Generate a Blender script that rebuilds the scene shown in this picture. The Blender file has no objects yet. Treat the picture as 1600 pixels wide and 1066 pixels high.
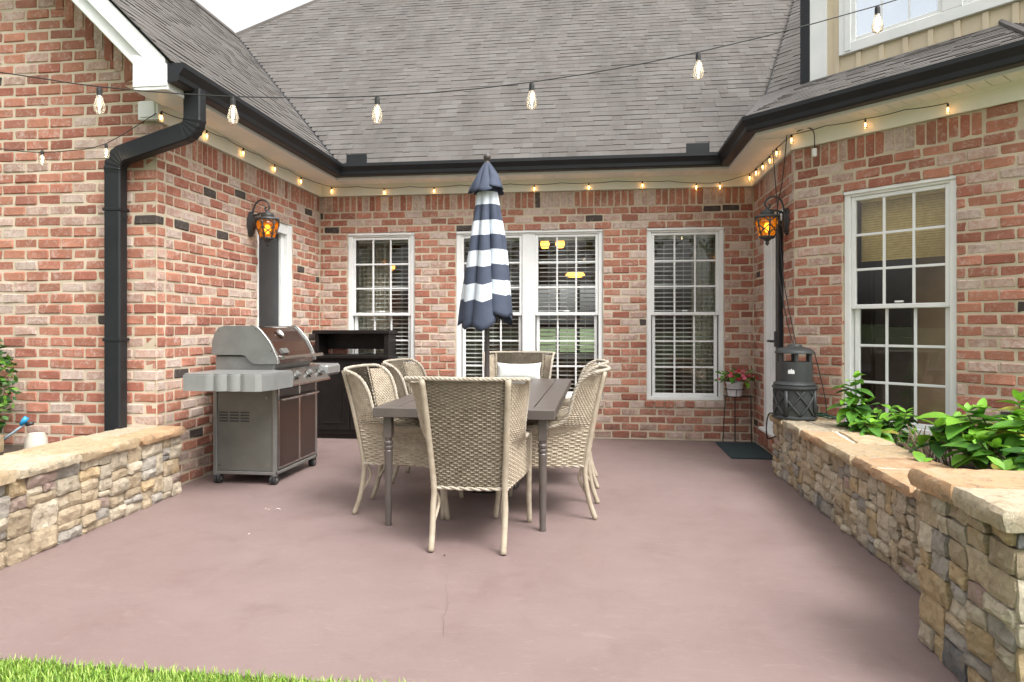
import bpy, math, random
from mathutils import Vector, Matrix, noise as mnoise
R = math.radians
random.seed(11)
S = bpy.context.scene
COL = S.collection

# ------------------------------------------------------------------ camera, sky, sun, exposure
cam_d = bpy.data.cameras.new('camera'); cam = bpy.data.objects.new('camera', cam_d); COL.objects.link(cam)
cam.location = (0, 0, 1.2); cam.rotation_euler = (R(90), 0, R(7.213))
cam_d.lens = 24; cam_d.sensor_width = 36; cam_d.shift_y = -22 / 1600
cam_d.clip_start = .05; cam_d.clip_end = 3000
S.camera = cam
W = bpy.data.worlds.new('World'); S.world = W; W.use_nodes = True
wn = W.node_tree; wn.nodes.clear()
sky = wn.nodes.new('ShaderNodeTexSky'); sky.sky_type = 'NISHITA'; sky.sun_disc = False
SUN_EL, SUN_AZ = R(56), R(130)          # azimuth clockwise from +Y
sky.sun_elevation = SUN_EL; sky.sun_rotation = SUN_AZ; sky.dust_density = 6; sky.air_density = 1.2; sky.ozone_density = 1
hs = wn.nodes.new('ShaderNodeHueSaturation'); hs.inputs['Saturation'].default_value = .10   # thin white overcast
bgn = wn.nodes.new('ShaderNodeBackground'); bgn.inputs['Strength'].default_value = .15
wo = wn.nodes.new('ShaderNodeOutputWorld')
wn.links.new(sky.outputs[0], hs.inputs['Color']); wn.links.new(hs.outputs[0], bgn.inputs[0]); wn.links.new(bgn.outputs[0], wo.inputs[0])
sd = bpy.data.lights.new('sun', 'SUN'); sd.energy = .75; sd.angle = R(22); sd.color = (1, .97, .92)
sun = bpy.data.objects.new('sun', sd); COL.objects.link(sun)
sdir = Vector((math.sin(SUN_AZ) * math.cos(SUN_EL), math.cos(SUN_AZ) * math.cos(SUN_EL), math.sin(SUN_EL)))
sun.rotation_euler = sdir.to_track_quat('Z', 'Y').to_euler(); sun.location = (6, -6, 12)
S.view_settings.view_transform = 'Standard'; S.view_settings.look = 'None'
S.view_settings.exposure = 1.36; S.view_settings.gamma = 1
S.cycles.use_denoising = True
S.cycles.max_bounces = 8; S.cycles.transparent_max_bounces = 24
S.cycles.sample_clamp_indirect = 6

# ------------------------------------------------------------------ helpers
class MB:
    def __init__(s): s.v = []; s.f = []; s.m = []
    def add(s, vs, fs, m=0):
        o = len(s.v); s.v += [tuple(v) for v in vs]
        s.f += [tuple(i + o for i in f) for f in fs]; s.m += [m] * len(fs)
        return s
    def box(s, x0, x1, y0, y1, z0, z1, m=0):
        return s.add([(x, y, z) for x in (x0, x1) for y in (y0, y1) for z in (z0, z1)],
              [(0, 1, 3, 2), (4, 6, 7, 5), (0, 4, 5, 1), (2, 3, 7, 6), (0, 2, 6, 4), (1, 5, 7, 3)], m)
    def cbox(s, x0, x1, y0, y1, z0, z1, b=.006, m=0, T=None, jit=0, rnd=None):
        v, f = cbox((x0, x1, y0, y1, z0, z1), b, jit, rnd)
        if T: v = [T(*p) for p in v]
        return s.add(v, f, m)
    def tube(s, pts, r, n=8, caps=True, m=0, closed=False):
        P = [Vector(p) for p in pts]; k = len(P)
        rr = r if isinstance(r, (list, tuple)) else [r] * k
        up = None; vs = []
        for i in range(k):
            if closed: t = (P[(i + 1) % k] - P[i - 1])
            else: t = (P[min(i + 1, k - 1)] - P[max(i - 1, 0)])
            t = t.normalized() if t.length > 1e-9 else Vector((0, 0, 1))
            if up is None:
                up = Vector((0, 0, 1)) if abs(t.z) < .9 else Vector((1, 0, 0))
            up = (up - t * up.dot(t))
            up = up.normalized() if up.length > 1e-6 else t.orthogonal().normalized()
            sd_ = t.cross(up)
            for j in range(n):
                a = 2 * math.pi * j / n
                vs.append(P[i] + (up * math.cos(a) + sd_ * math.sin(a)) * rr[i])
        fs = []
        for i in range(k if closed else k - 1):
            for j in range(n):
                a = i * n + j; b = i * n + (j + 1) % n; i2 = (i + 1) % k
                fs.append((a, b, i2 * n + (j + 1) % n, i2 * n + j))
        if caps and not closed:
            fs.append(tuple(range(n - 1, -1, -1))); fs.append(tuple((k - 1) * n + j for j in range(n)))
        return s.add(vs, fs, m)
    def lathe(s, prof, n=24, c=(0, 0, 0), m=0):
        vs = []; fs = []; k = len(prof)
        for r, z in prof:
            for j in range(n):
                a = 2 * math.pi * j / n
                vs.append((c[0] + r * math.cos(a), c[1] + r * math.sin(a), c[2] + z))
        for i in range(k - 1):
            for j in range(n):
                fs.append((i * n + j, i * n + (j + 1) % n, (i + 1) * n + (j + 1) % n, (i + 1) * n + j))
        if prof[0][0] > 1e-5: fs.append(tuple(range(n - 1, -1, -1)))
        if prof[-1][0] > 1e-5: fs.append(tuple((k - 1) * n + j for j in range(n)))
        return s.add(vs, fs, m)
    def prism(s, poly, T, d0, d1, m=0):
        k = len(poly)
        vs = [T(a, d0, b) for a, b in poly] + [T(a, d1, b) for a, b in poly]
        fs = [tuple(range(k)), tuple(range(2 * k - 1, k - 1, -1))] + [(i, (i + 1) % k, k + (i + 1) % k, k + i) for i in range(k)]
        return s.add(vs, fs, m)
    def mesh(s, name, mats, off=(0, 0, 0), smooth=False):
        me = bpy.data.meshes.new(name)
        me.from_pydata([(v[0] - off[0], v[1] - off[1], v[2] - off[2]) for v in s.v], [], s.f)
        mats = mats if isinstance(mats, (list, tuple)) else [mats]
        for m_ in mats: me.materials.append(m_)
        if len(mats) > 1: me.polygons.foreach_set('material_index', s.m)
        import bmesh
        bm = bmesh.new(); bm.from_mesh(me); bmesh.ops.recalc_face_normals(bm, faces=bm.faces); bm.to_mesh(me); bm.free()
        if smooth: me.shade_smooth() if hasattr(me, 'shade_smooth') else me.polygons.foreach_set('use_smooth', [True] * len(me.polygons))
        if smooth == 2:
            try: me.set_sharp_from_angle(angle=R(38))
            except Exception: pass
        me.update()
        return me
    def build(s, name, mats, parent=None, smooth=False, off=None):
        if off is None: off = world_loc(parent) if parent else (0, 0, 0)
        o = bpy.data.objects.new(name, s.mesh(name, mats, off, smooth)); COL.objects.link(o)
        if parent: o.parent = parent
        return o
def world_loc(o):
    v = Vector((0, 0, 0))
    while o: v += o.location; o = o.parent
    return v
def cbox(e, b, jit=0, rnd=None):
    x0, x1, y0, y1, z0, z1 = e
    vs = []; idx = {}
    for i, x in enumerate((x0, x1)):
        for j, y in enumerate((y0, y1)):
            for k, z in enumerate((z0, z1)):
                sx, sy, sz = (1, -1)[i], (1, -1)[j], (1, -1)[k]
                for a in range(3):
                    p = [x + sx * b, y + sy * b, z + sz * b]; p[a] = (x, y, z)[a]
                    if jit: p = [q + rnd.uniform(-jit, jit) for q in p]
                    idx[(i, j, k, a)] = len(vs); vs.append(tuple(p))
    g = lambda *q: idx[q]
    fs = []
    for i in (0, 1): fs.append((g(i, 0, 0, 0), g(i, 0, 1, 0), g(i, 1, 1, 0), g(i, 1, 0, 0)))
    for j in (0, 1): fs.append((g(0, j, 0, 1), g(0, j, 1, 1), g(1, j, 1, 1), g(1, j, 0, 1)))
    for k in (0, 1): fs.append((g(0, 0, k, 2), g(0, 1, k, 2), g(1, 1, k, 2), g(1, 0, k, 2)))
    for i in (0, 1):
        for j in (0, 1):
            fs.append((g(i, j, 0, 0), g(i, j, 1, 0), g(i, j, 1, 1), g(i, j, 0, 1)))
            fs.append((g(i, 0, j, 0), g(i, 1, j, 0), g(i, 1, j, 2), g(i, 0, j, 2)))
            fs.append((g(0, i, j, 1), g(1, i, j, 1), g(1, i, j, 2), g(0, i, j, 2)))
            for k in (0, 1): fs.append((g(i, j, k, 0), g(i, j, k, 1), g(i, j, k, 2)))
    return vs, fs
def thing(name, label, cat, loc=(0, 0, 0), group=None, rz=0):
    o = bpy.data.objects.new(name, None); COL.objects.link(o); o.location = loc; o.rotation_euler[2] = rz
    o.empty_display_size = .1; return tag(o, label, cat, group)
def tag(o, label=None, cat=None, group=None, kind=None):
    if label: o['label'] = label
    if cat: o['category'] = cat
    if group: o['group'] = group
    if kind: o['kind'] = kind
    return o
def part(name, parent, loc=(0, 0, 0)):
    o = bpy.data.objects.new(name, None); COL.objects.link(o); o.parent = parent; o.location = loc; o.empty_display_size = .05; return o
def inst(name, me, parent, loc, rot=None, scale=(1, 1, 1), mat=None):
    o = bpy.data.objects.new(name, me); COL.objects.link(o); o.parent = parent
    if isinstance(rot, Matrix):
        o.matrix_local = Matrix.Translation(loc) @ rot.to_4x4() @ Matrix.Diagonal((*scale, 1))
    else:
        o.location = loc; o.scale = scale
        if rot: o.rotation_euler = rot
    if mat:
        o.material_slots[0].link = 'OBJECT'; o.material_slots[0].material = mat
    return o
def copy_tree(o, parent=None):
    c = o.copy(); COL.objects.link(c); c.parent = parent
    for ch in list(o.children): copy_tree(ch, c)
    return c
TH = R(7.213)
def pdepth(x, y): return -x * math.sin(TH) + y * math.cos(TH)
def proj(x, y, z):
    w = pdepth(x, y); return (800 + 1066.67 * (x * math.cos(TH) + y * math.sin(TH)) / w, 511 - 1066.67 * (z - 1.2) / w)

# ------------------------------------------------------------------ materials
def nm(name):
    m = bpy.data.materials.new(name); m.use_nodes = True
    nt = m.node_tree; b = nt.nodes['Principled BSDF']; return m, nt, b
def N(nt, t, **k):
    n = nt.nodes.new('ShaderNode' + t)
    for a, v in k.items(): setattr(n, a, v)
    return n
def mixc(nt, fac, a, b, mode='MIX'):
    n = nt.nodes.new('ShaderNodeMix'); n.data_type = 'RGBA'; n.blend_type = mode
    for sock, val in ((n.inputs[0], fac), (n.inputs[6], a), (n.inputs[7], b)):
        if hasattr(val, 'links'): nt.links.new(val, sock)
        elif isinstance(val, (int, float)): sock.default_value = val
        else: sock.default_value = (*val, 1)
    return n.outputs[2]
def ramp(nt, src, a, b, lo=0., hi=1.):
    n = nt.nodes.new('ShaderNodeMapRange'); n.clamp = True
    n.inputs[1].default_value = a; n.inputs[2].default_value = b; n.inputs[3].default_value = lo; n.inputs[4].default_value = hi
    nt.links.new(src, n.inputs[0]); return n.outputs[0]
def noise(nt, vec, scale, detail=4, rough=.55, dist=0):
    n = N(nt, 'TexNoise'); n.inputs['Scale'].default_value = scale; n.inputs['Detail'].default_value = detail
    n.inputs['Roughness'].default_value = rough; n.inputs['Distortion'].default_value = dist
    if vec is not None: nt.links.new(vec, n.inputs['Vector'])
    return n.outputs['Fac']
def coords(nt, kind):
    if kind == 'pos': return N(nt, 'NewGeometry').outputs['Position']
    return N(nt, 'TexCoord').outputs['Object']
def bump(nt, b, h, st=.4, d=.004):
    n = N(nt, 'Bump'); n.inputs['Strength'].default_value = st; n.inputs['Distance'].default_value = d
    nt.links.new(h, n.inputs['Height']); nt.links.new(n.outputs[0], b.inputs['Normal'])
def pm(name, c1, c2=None, scale=12, rough=.6, metal=0, bmp=0, bscale=None, bd=.003, coord='pos', lo=.35, hi=.65, spec=None, rough2=None, rvar=0):
    m, nt, b = nm(name); b.inputs['Roughness'].default_value = rough; b.inputs['Metallic'].default_value = metal
    if spec is not None: b.inputs['Specular IOR Level'].default_value = spec
    vec = coords(nt, coord)
    if c2 is None: c2 = tuple(x * .8 for x in c1)
    nz = noise(nt, vec, scale, 5)
    c = mixc(nt, ramp(nt, nz, lo, hi), c1, c2)
    if rvar:
        oi = N(nt, 'ObjectInfo').outputs['Random']
        v = ramp(nt, oi, 0, 1, 1 - rvar, 1 + rvar)
        cc = N(nt, 'CombineXYZ')
        for i in range(3): nt.links.new(v, cc.inputs[i])
        c = mixc(nt, 1., c, cc.outputs[0], 'MULTIPLY')
    nt.links.new(c, b.inputs['Base Color'])
    if rough2 is not None: nt.links.new(ramp(nt, nz, lo, hi, rough, rough2), b.inputs['Roughness'])
    if bmp: bump(nt, b, noise(nt, vec, bscale or scale * 3, 4), bmp, bd)
    return m
def brick_mat(name, base, chalk, thr):
    m, nt, b = nm(name); b.inputs['Roughness'].default_value = .9; b.inputs['Specular IOR Level'].default_value = .2
    pos = coords(nt, 'pos')
    g = N(nt, 'NewGeometry'); oi = N(nt, 'ObjectInfo')
    ad = N(nt, 'Math', operation='ADD'); nt.links.new(g.outputs['Random Per Island'], ad.inputs[0]); nt.links.new(oi.outputs['Random'], ad.inputs[1])
    fr = N(nt, 'Math', operation='FRACT'); nt.links.new(ad.outputs[0], fr.inputs[0])
    v = ramp(nt, fr.outputs[0], 0, 1, .82, 1.16)
    cc = N(nt, 'CombineXYZ')
    for i in range(3): nt.links.new(v, cc.inputs[i])
    c = mixc(nt, 1., base, cc.outputs[0], 'MULTIPLY')
    n1 = noise(nt, pos, 9, 5, .65); c = mixc(nt, ramp(nt, n1, .35, .7, 0, .55), c, tuple(x * .62 for x in base))
    n2 = noise(nt, pos, 22, 8, .78, .9); c = mixc(nt, ramp(nt, n2, thr, thr + .16, 0, chalk), c, (.58, .475, .415))
    n3 = noise(nt, pos, 120, 3, .6); c = mixc(nt, ramp(nt, n3, .58, .72, 0, .35), c, tuple(x * .45 for x in base))
    n4 = noise(nt, pos, 2.1, 4, .6); c = mixc(nt, ramp(nt, n4, .55, .75, 0, .28), c, (.10, .075, .055))
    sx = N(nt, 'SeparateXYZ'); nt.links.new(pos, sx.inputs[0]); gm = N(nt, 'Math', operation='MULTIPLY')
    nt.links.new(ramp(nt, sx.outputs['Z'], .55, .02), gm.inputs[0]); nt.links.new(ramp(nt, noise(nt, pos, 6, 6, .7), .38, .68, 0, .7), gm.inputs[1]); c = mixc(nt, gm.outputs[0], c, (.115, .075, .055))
    nt.links.new(c, b.inputs['Base Color'])
    bump(nt, b, noise(nt, pos, 70, 7, .75), 1.0, .006)
    return m
BR = [brick_mat('brick_red', (.43, .182, .122), .66, .50), brick_mat('brick_deep_red', (.37, .142, .098), .60, .53),
      brick_mat('brick_orange', (.46, .205, .135), .60, .52), brick_mat('brick_pale', (.47, .300, .235), .80, .44),
      brick_mat('brick_whitewashed', (.49, .355, .292), .80, .40), brick_mat('brick_charcoal', (.078, .063, .056), .5, .55),
      brick_mat('brick_brown', (.34, .145, .104), .6, .53)]
BRW = [38, 16, 11, 17, 10, 2.4, 4.6]
M_mortar = pm('mortar', (.58, .495, .375), (.45, .375, .275), 5, .95, bmp=.5, bscale=90, bd=.003)
def shingle_mat(name, base):
    m, nt, b = nm(name); b.inputs['Roughness'].default_value = .95; b.inputs['Specular IOR Level'].default_value = .15
    pos = coords(nt, 'pos'); g = N(nt, 'NewGeometry'); oi = N(nt, 'ObjectInfo')
    ad = N(nt, 'Math', operation='ADD'); nt.links.new(g.outputs['Random Per Island'], ad.inputs[0]); nt.links.new(oi.outputs['Random'], ad.inputs[1])
    fr = N(nt, 'Math', operation='FRACT'); nt.links.new(ad.outputs[0], fr.inputs[0])
    v = ramp(nt, fr.outputs[0], 0, 1, .90, 1.08); cc = N(nt, 'CombineXYZ')
    for i in range(3): nt.links.new(v, cc.inputs[i])
    c = mixc(nt, 1., base, cc.outputs[0], 'MULTIPLY')
    c = mixc(nt, ramp(nt, noise(nt, pos, 260, 3, .7), .4, .65, 0, .55), c, tuple(x * .55 for x in base))
    mp = N(nt, 'Mapping'); mp.inputs['Scale'].default_value = (1.6, .35, .35); nt.links.new(pos, mp.inputs[0])
    c = mixc(nt, ramp(nt, noise(nt, mp.outputs[0], 1.5, 5, .65), .44, .70, 0, .62), c, tuple(x * .55 for x in base))
    nt.links.new(c, b.inputs['Base Color']); bump(nt, b, noise(nt, pos, 400, 2), .5, .002); return m
SH = [shingle_mat('shingle_grey', (.142, .130, .121)), shingle_mat('shingle_warm_grey', (.134, .121, .112)), shingle_mat('shingle_pale', (.150, .139, .131))]
M_white = pm('white_paint', (.80, .80, .78), (.74, .745, .73), 5, .42)
M_cream = pm('cream_frieze', (.83, .82, .72), (.79, .77, .66), 3, .6)
M_soffit = pm('soffit_vinyl', (.86, .83, .75), (.82, .78, .69), 4, .6)
M_gutter = pm('gutter_black', (.011, .012, .0135), (.016, .017, .019), 4, .45, bmp=.05, spec=.35)
M_gutu = pm('gutter_underside', (.055, .040, .034), (.04, .03, .027), 6, .5)
M_underlay = pm('underlay', (.10, .09, .085), rough=.95)  # dark roof deck below the shingles
def patio_mat():
    m, nt, b = nm('stained_concrete'); pos = coords(nt, 'pos')
    c = mixc(nt, ramp(nt, noise(nt, pos, .9, 6, .6), .3, .7), (.196, .138, .129), (.230, .168, .157))
    mp = N(nt, 'Mapping'); mp.inputs['Scale'].default_value = (1.0, 3.2, 1); mp.inputs['Rotation'].default_value = (0, 0, .5); nt.links.new(pos, mp.inputs[0])
    c = mixc(nt, ramp(nt, noise(nt, mp.outputs[0], 7, 8, .78, 1.4), .55, .72, 0, .38), c, (.34, .27, .245))
    c = mixc(nt, ramp(nt, noise(nt, pos, 3.1, 8, .75, .5), .52, .74, 0, .5), c, (.145, .090, .085))
    c = mixc(nt, ramp(nt, noise(nt, pos, 55, 5, .8), .64, .71, 0, .5), c, (.42, .35, .31))
    c = mixc(nt, ramp(nt, noise(nt, pos, 30, 6, .8), .62, .70, 0, .4), c, (.10, .06, .058))
    c = mixc(nt, ramp(nt, noise(nt, pos, 210, 2), .45, .75, 0, .22), c, (.12, .075, .07))
    nt.links.new(c, b.inputs['Base Color'])
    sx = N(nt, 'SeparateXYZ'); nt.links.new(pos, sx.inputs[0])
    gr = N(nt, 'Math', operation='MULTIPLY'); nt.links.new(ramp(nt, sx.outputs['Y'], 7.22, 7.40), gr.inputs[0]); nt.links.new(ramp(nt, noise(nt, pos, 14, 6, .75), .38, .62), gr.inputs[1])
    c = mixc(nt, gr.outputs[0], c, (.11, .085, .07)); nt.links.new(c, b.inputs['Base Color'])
    nt.links.new(ramp(nt, noise(nt, pos, 2.4, 6, .65), .3, .7, .42, .62), b.inputs['Roughness'])
    b.inputs['Specular IOR Level'].default_value = .6
    bump(nt, b, noise(nt, pos, 60, 5, .65), .22, .004); return m
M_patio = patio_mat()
def stone_mat(name, base, vein):
    m, nt, b = nm(name); b.inputs['Roughness'].default_value = .9; b.inputs['Specular IOR Level'].default_value = .25
    pos = coords(nt, 'pos'); oi = N(nt, 'ObjectInfo')
    v = ramp(nt, oi.outputs['Random'], 0, 1, .75, 1.2); cc = N(nt, 'CombineXYZ')
    for i in range(3): nt.links.new(v, cc.inputs[i])
    c = mixc(nt, 1., base, cc.outputs[0], 'MULTIPLY')
    c = mixc(nt, ramp(nt, noise(nt, pos, 11, 6, .65, 1.2), .42, .66, 0, .8), c, vein)
    c = mixc(nt, ramp(nt, noise(nt, pos, 19, 6, .75, .9), .52, .70, 0, .75), c, (.20, .155, .115))
    c = mixc(nt, ramp(nt, noise(nt, pos, 7, 4, .6), .56, .75, 0, .5), c, (.68, .61, .49)); c = mixc(nt, ramp(nt, noise(nt, pos, 140, 4, .8), .56, .70, 0, .5), c, (.16, .12, .09))
    nt.links.new(c, b.inputs['Base Color']); bump(nt, b, noise(nt, pos, 38, 8, .78, .6), 1.0, .022); return m
ST = [stone_mat('stone_tan', (.58, .465, .32), (.45, .345, .23)), stone_mat('stone_gold', (.60, .455, .27), (.46, .32, .18)),
      stone_mat('stone_cream', (.66, .575, .44), (.52, .42, .30)), stone_mat('stone_grey', (.44, .40, .35), (.36, .32, .27)),
      stone_mat('stone_blue_grey', (.20, .205, .21), (.36, .30, .24)), stone_mat('stone_mauve', (.42, .30, .26), (.48, .39, .30))]
STW = [36, 13, 30, 13, 3, 5]
CAPM = [stone_mat('flag_orange', (.58, .36, .20), (.62, .44, .28)), stone_mat('flag_tan', (.58, .45, .29), (.52, .36, .2)), stone_mat('flag_cream', (.60, .52, .38), (.56, .42, .27))]
M_bed = pm('stone_joint', (.26, .22, .17), (.17, .14, .11), 10, .95, bmp=.4)
M_capjoint = pm('flag_mortar', (.58, .54, .48), (.48, .44, .38), 12, .95)
def glass_mat(name, tint=(.93, .96, .95), boost=1.0):
    m = bpy.data.materials.new(name); m.use_nodes = True; nt = m.node_tree; nt.nodes.clear()
    o = N(nt, 'OutputMaterial'); mx = N(nt, 'MixShader'); tr = N(nt, 'BsdfTransparent'); gl = N(nt, 'BsdfGlossy'); fr = N(nt, 'Fresnel')
    fr.inputs['IOR'].default_value = 1.52; tr.inputs[0].default_value = (*tint, 1); gl.inputs['Roughness'].default_value = .005
    mu = N(nt, 'Math', operation='MULTIPLY'); mu.inputs[1].default_value = boost; mu.use_clamp = True
    nt.links.new(fr.outputs[0], mu.inputs[0]); nt.links.new(mu.outputs[0], mx.inputs[0]); nt.links.new(tr.outputs[0], mx.inputs[1]); nt.links.new(gl.outputs[0], mx.inputs[2]); nt.links.new(mx.outputs[0], o.inputs[0])
    return m
def bulb_mat():
    m = glass_mat('bulb_glass', (.97, .96, .94), 1.5); nt = m.node_tree; mx0 = next(n for n in nt.nodes if n.type == 'MIX_SHADER'); o = next(n for n in nt.nodes if n.type == 'OUTPUT_MATERIAL')
    tl = N(nt, 'BsdfTranslucent'); tl.inputs[0].default_value = (.9, .9, .88, 1); df = N(nt, 'BsdfDiffuse'); df.inputs[0].default_value = (.9, .9, .88, 1); a = N(nt, 'AddShader'); m2 = N(nt, 'MixShader'); m2.inputs[0].default_value = .035
    nt.links.new(tl.outputs[0], a.inputs[0]); nt.links.new(df.outputs[0], a.inputs[1]); nt.links.new(mx0.outputs[0], m2.inputs[1]); nt.links.new(a.outputs[0], m2.inputs[2]); nt.links.new(m2.outputs[0], o.inputs[0]); return m
M_glass = glass_mat('window_glass', (.93, .95, .94), 1.5)
M_bulbglass = bulb_mat()
def emit(name, c, s):
    m, nt, b = nm(name); b.inputs['Base Color'].default_value = (*c, 1); b.inputs['Emission Color'].default_value = (*c, 1); b.inputs['Emission Strength'].default_value = s; return m
M_fil = emit('filament', (1, .78, .5), 14)
M_warmbulb = emit('warm_bulb', (1, .50, .16), 6)
M_amber = emit('amber_glass_lit', (1, .34, .03), .85)
M_flame = emit('lamp_flame', (1, .66, .26), 3.5)
M_black = pm('black_metal', (.022, .022, .024), (.035, .034, .035), 30, .45, bmp=.1)
M_iron = pm('dark_iron', (.035, .036, .038), (.055, .052, .05), 20, .5, bmp=.2)
M_cord = pm('black_cord', (.018, .018, .018), rough=.6)

# ------------------------------------------------------------------ the setting: lawn and patio
ZG = -.014
MB().box(-400, 400, -400, 400, -1.0, ZG).build('lawn', pm('lawn_soil', (.07, .11, .03), (.045, .07, .02), 3, .95)).__setitem__('kind', 'structure')
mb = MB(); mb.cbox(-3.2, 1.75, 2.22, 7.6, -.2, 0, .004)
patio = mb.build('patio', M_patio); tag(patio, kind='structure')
mb = MB(); rr_ = random.Random(5)
for path in ([(-.60, 2.60), (-.635, 2.75), (-.645, 2.9), (-.70, 3.1), (-.735, 3.28)],):
    pts = []
    for i in range(len(path) - 1):
        for k in range(6):
            t = k / 6; pts.append((path[i][0] * (1 - t) + path[i + 1][0] * t + rr_.uniform(-.006, .006), path[i][1] * (1 - t) + path[i + 1][1] * t))
    vs = []
    for i, (x, y) in enumerate(pts):
        w_ = .0006 * (1 - i / len(pts)) + .0002; vs += [(x - w_, y, .0035), (x + w_, y, .0035)]
    mb.add(vs, [(2 * i, 2 * i + 1, 2 * i + 3, 2 * i + 2) for i in range(len(pts) - 1)])
mb.build('crack', pm('crack_dark', (.155, .105, .098), rough=.95), patio)
# grass blades along the near edge
rg = random.Random(3); mb = MB()
for i in range(26000):
    x = rg.uniform(-3.6, .9); y = 2.21 - abs(rg.gauss(0, .16)) if i % 3 else rg.uniform(.9, 2.2)
    if rg.random() < .02: y = 2.21 + rg.uniform(0, .012)
    h = rg.uniform(.018, .042); a = rg.uniform(0, 6.28); l = rg.uniform(.0, .03); w_ = rg.uniform(.0016, .003)
    dx, dy = math.cos(a), math.sin(a)
    mb.add([(x - dy * w_, y + dx * w_, ZG), (x + dy * w_, y - dx * w_, ZG), (x + dx * l * .4 - dy * w_ * .8, y + dy * l * .4 + dx * w_ * .8, ZG + h * .6), (x + dx * l * .4 + dy * w_ * .8, y + dy * l * .4 - dx * w_ * .8, ZG + h * .6), (x + dx * l, y + dy * l, ZG + h)],
           [(0, 1, 3, 2), (2, 3, 4)], i % 3)
def leaf_mat(name, c, c2, rough=.5, tr=.25):
    m, nt, b = nm(name); pos = coords(nt, 'pos')
    col = mixc(nt, ramp(nt, noise(nt, pos, 30, 3), .35, .65), c, c2)
    oi = N(nt, 'ObjectInfo'); v = ramp(nt, oi.outputs['Random'], 0, 1, .75, 1.25); cc = N(nt, 'CombineXYZ')
    for i in range(3): nt.links.new(v, cc.inputs[i])
    col = mixc(nt, 1., col, cc.outputs[0], 'MULTIPLY')
    nt.links.new(col, b.inputs['Base Color']); b.inputs['Roughness'].default_value = rough; b.inputs['Specular IOR Level'].default_value = .4
    t = N(nt, 'BsdfTranslucent'); nt.links.new(col, t.inputs[0]); mx = N(nt, 'MixShader'); mx.inputs[0].default_value = tr
    o = nt.nodes['Material Output']; nt.links.new(b.outputs[0], mx.inputs[1]); nt.links.new(t.outputs[0], mx.inputs[2]); nt.links.new(mx.outputs[0], o.inputs[0]); return m
LFY = leaf_mat('leaf_yellowed', (.36, .36, .06), (.28, .22, .05))
LF = [leaf_mat('leaf_bright', (.20, .42, .035), (.14, .34, .03)), leaf_mat('leaf_mid', (.10, .26, .03), (.07, .19, .025)), leaf_mat('leaf_deep', (.045, .13, .022), (.03, .09, .018))]
grass = mb.build('grass', [leaf_mat('blade_a', (.30, .46, .07), (.22, .38, .05)), leaf_mat('blade_b', (.19, .34, .045), (.15, .27, .035)), leaf_mat('blade_c', (.38, .50, .12), (.3, .42, .08))])
tag(grass, 'short green lawn grass along the near edge of the patio', 'grass', kind='stuff')

# ------------------------------------------------------------------ the house
XL, YF, YB, XR = -3.13, 4.52, 7.40, 1.61
house = thing('house', 'red brick house with grey shingle roofs, white windows and black gutters around the patio', 'house', (0, 8, 0))
PITCH, CRS, JNT = .19, .0800, .0115
class Wl:
    def __init__(s, p0, u, n): s.p = Vector((*p0, 0)); s.u = Vector((*u, 0)); s.n = Vector((*n, 0))
    def T(s, a, d, z): return s.p + s.u * a + s.n * d + Vector((0, 0, z))
    def rot(s): # columns: u, -n, z
        m = Matrix.Identity(3); m.col[0] = s.u; m.col[1] = -s.n; m.col[2] = Vector((0, 0, 1)); return m
Q = math.sqrt(.5)
w_fac = Wl((XL, YF), (-1, 0), (0, -1))      # gable front, a runs left from the corner
w_left = Wl((XL, YF), (0, 1), (1, 0))
w_back = Wl((XL, YB), (1, 0), (0, -1))
w_right = Wl((XR, YB), (0, -1), (-1, 0))
w_bay = Wl((XR, 5.92), (Q, -Q), (-Q, -Q))
EX, EY = XR + 1.60 * Q, 5.92 - 1.60 * Q
w_end = Wl((EX, EY), (1, 0), (0, -1))
FRZ = 2.67
def rake_z(X): return 2.94 + (-2.79 - X)          # top surface of the left wing roof
bricks = []                                        # (wall key, a0, a1, z0, z1, mat, score)
rb = random.Random(77)
def pick(): return rb.choices(range(len(BR)), BRW)[0]
def addbrick(w, a0, a1, z0, z1, proud=0, mat=None):
    if a1 - a0 < .018 or z1 - z0 < .012: return
    c = w.T((a0 + a1) / 2, 0, (z0 + z1) / 2); dpt = pdepth(c.x, c.y); px, py = proj(*c)
    face = abs((w.n.x * c.x + w.n.y * c.y) / math.hypot(c.x, c.y))
    vis = 0 < px < 1600 and 0 < py < 1066 and not (w is w_fac and c.z < .5) and not (w is w_bay and c.z < .75)
    bricks.append((w, a0, a1, z0, z1, pick() if mat is None else mat, ((a1 - a0) * (z1 - z0) / dpt ** 2 * face if vis else 0), proud + rb.uniform(-.0028, .0028)))
def lay(w, a0, a1, z0, z1, openings=(), phase=0, quoin0=None, lim=None, k0=0):
    k = 0; z = z0
    while z + .02 < z1:
        zt = min(z + CRS - JNT, z1); mid = (z + zt) / 2
        s0 = a0
        if quoin0 is not None and k % 2 == quoin0: s0 = a0 + .09 + JNT
        e1 = a1 if lim is None else min(a1, lim(zt))
        iv = [(s0, e1)] if e1 > s0 else []
        for (o0, o1, p0, p1) in openings:
            if p0 < mid < p1:
                nv = []
                for (i0, i1) in iv:
                    if o1 <= i0 or o0 >= i1: nv.append((i0, i1)); continue
                    if o0 > i0: nv.append((i0, o0))
                    if o1 < i1: nv.append((o1, i1))
                iv = nv
        for (i0, i1) in iv:
            a = math.floor((i0 - phase) / PITCH - 1) * PITCH + phase + (PITCH / 2 if k % 2 else 0)
            while a < i1:
                wob = rb.uniform(-.006, .006)
                b0, b1 = max(a, i0), min(a + PITCH - JNT, i1)
                if b1 - b0 > .03: addbrick(w, b0, b1, z + rb.uniform(-.002, .002), zt + rb.uniform(-.002, .002))
                a += PITCH
        z += CRS; k += 1
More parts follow.
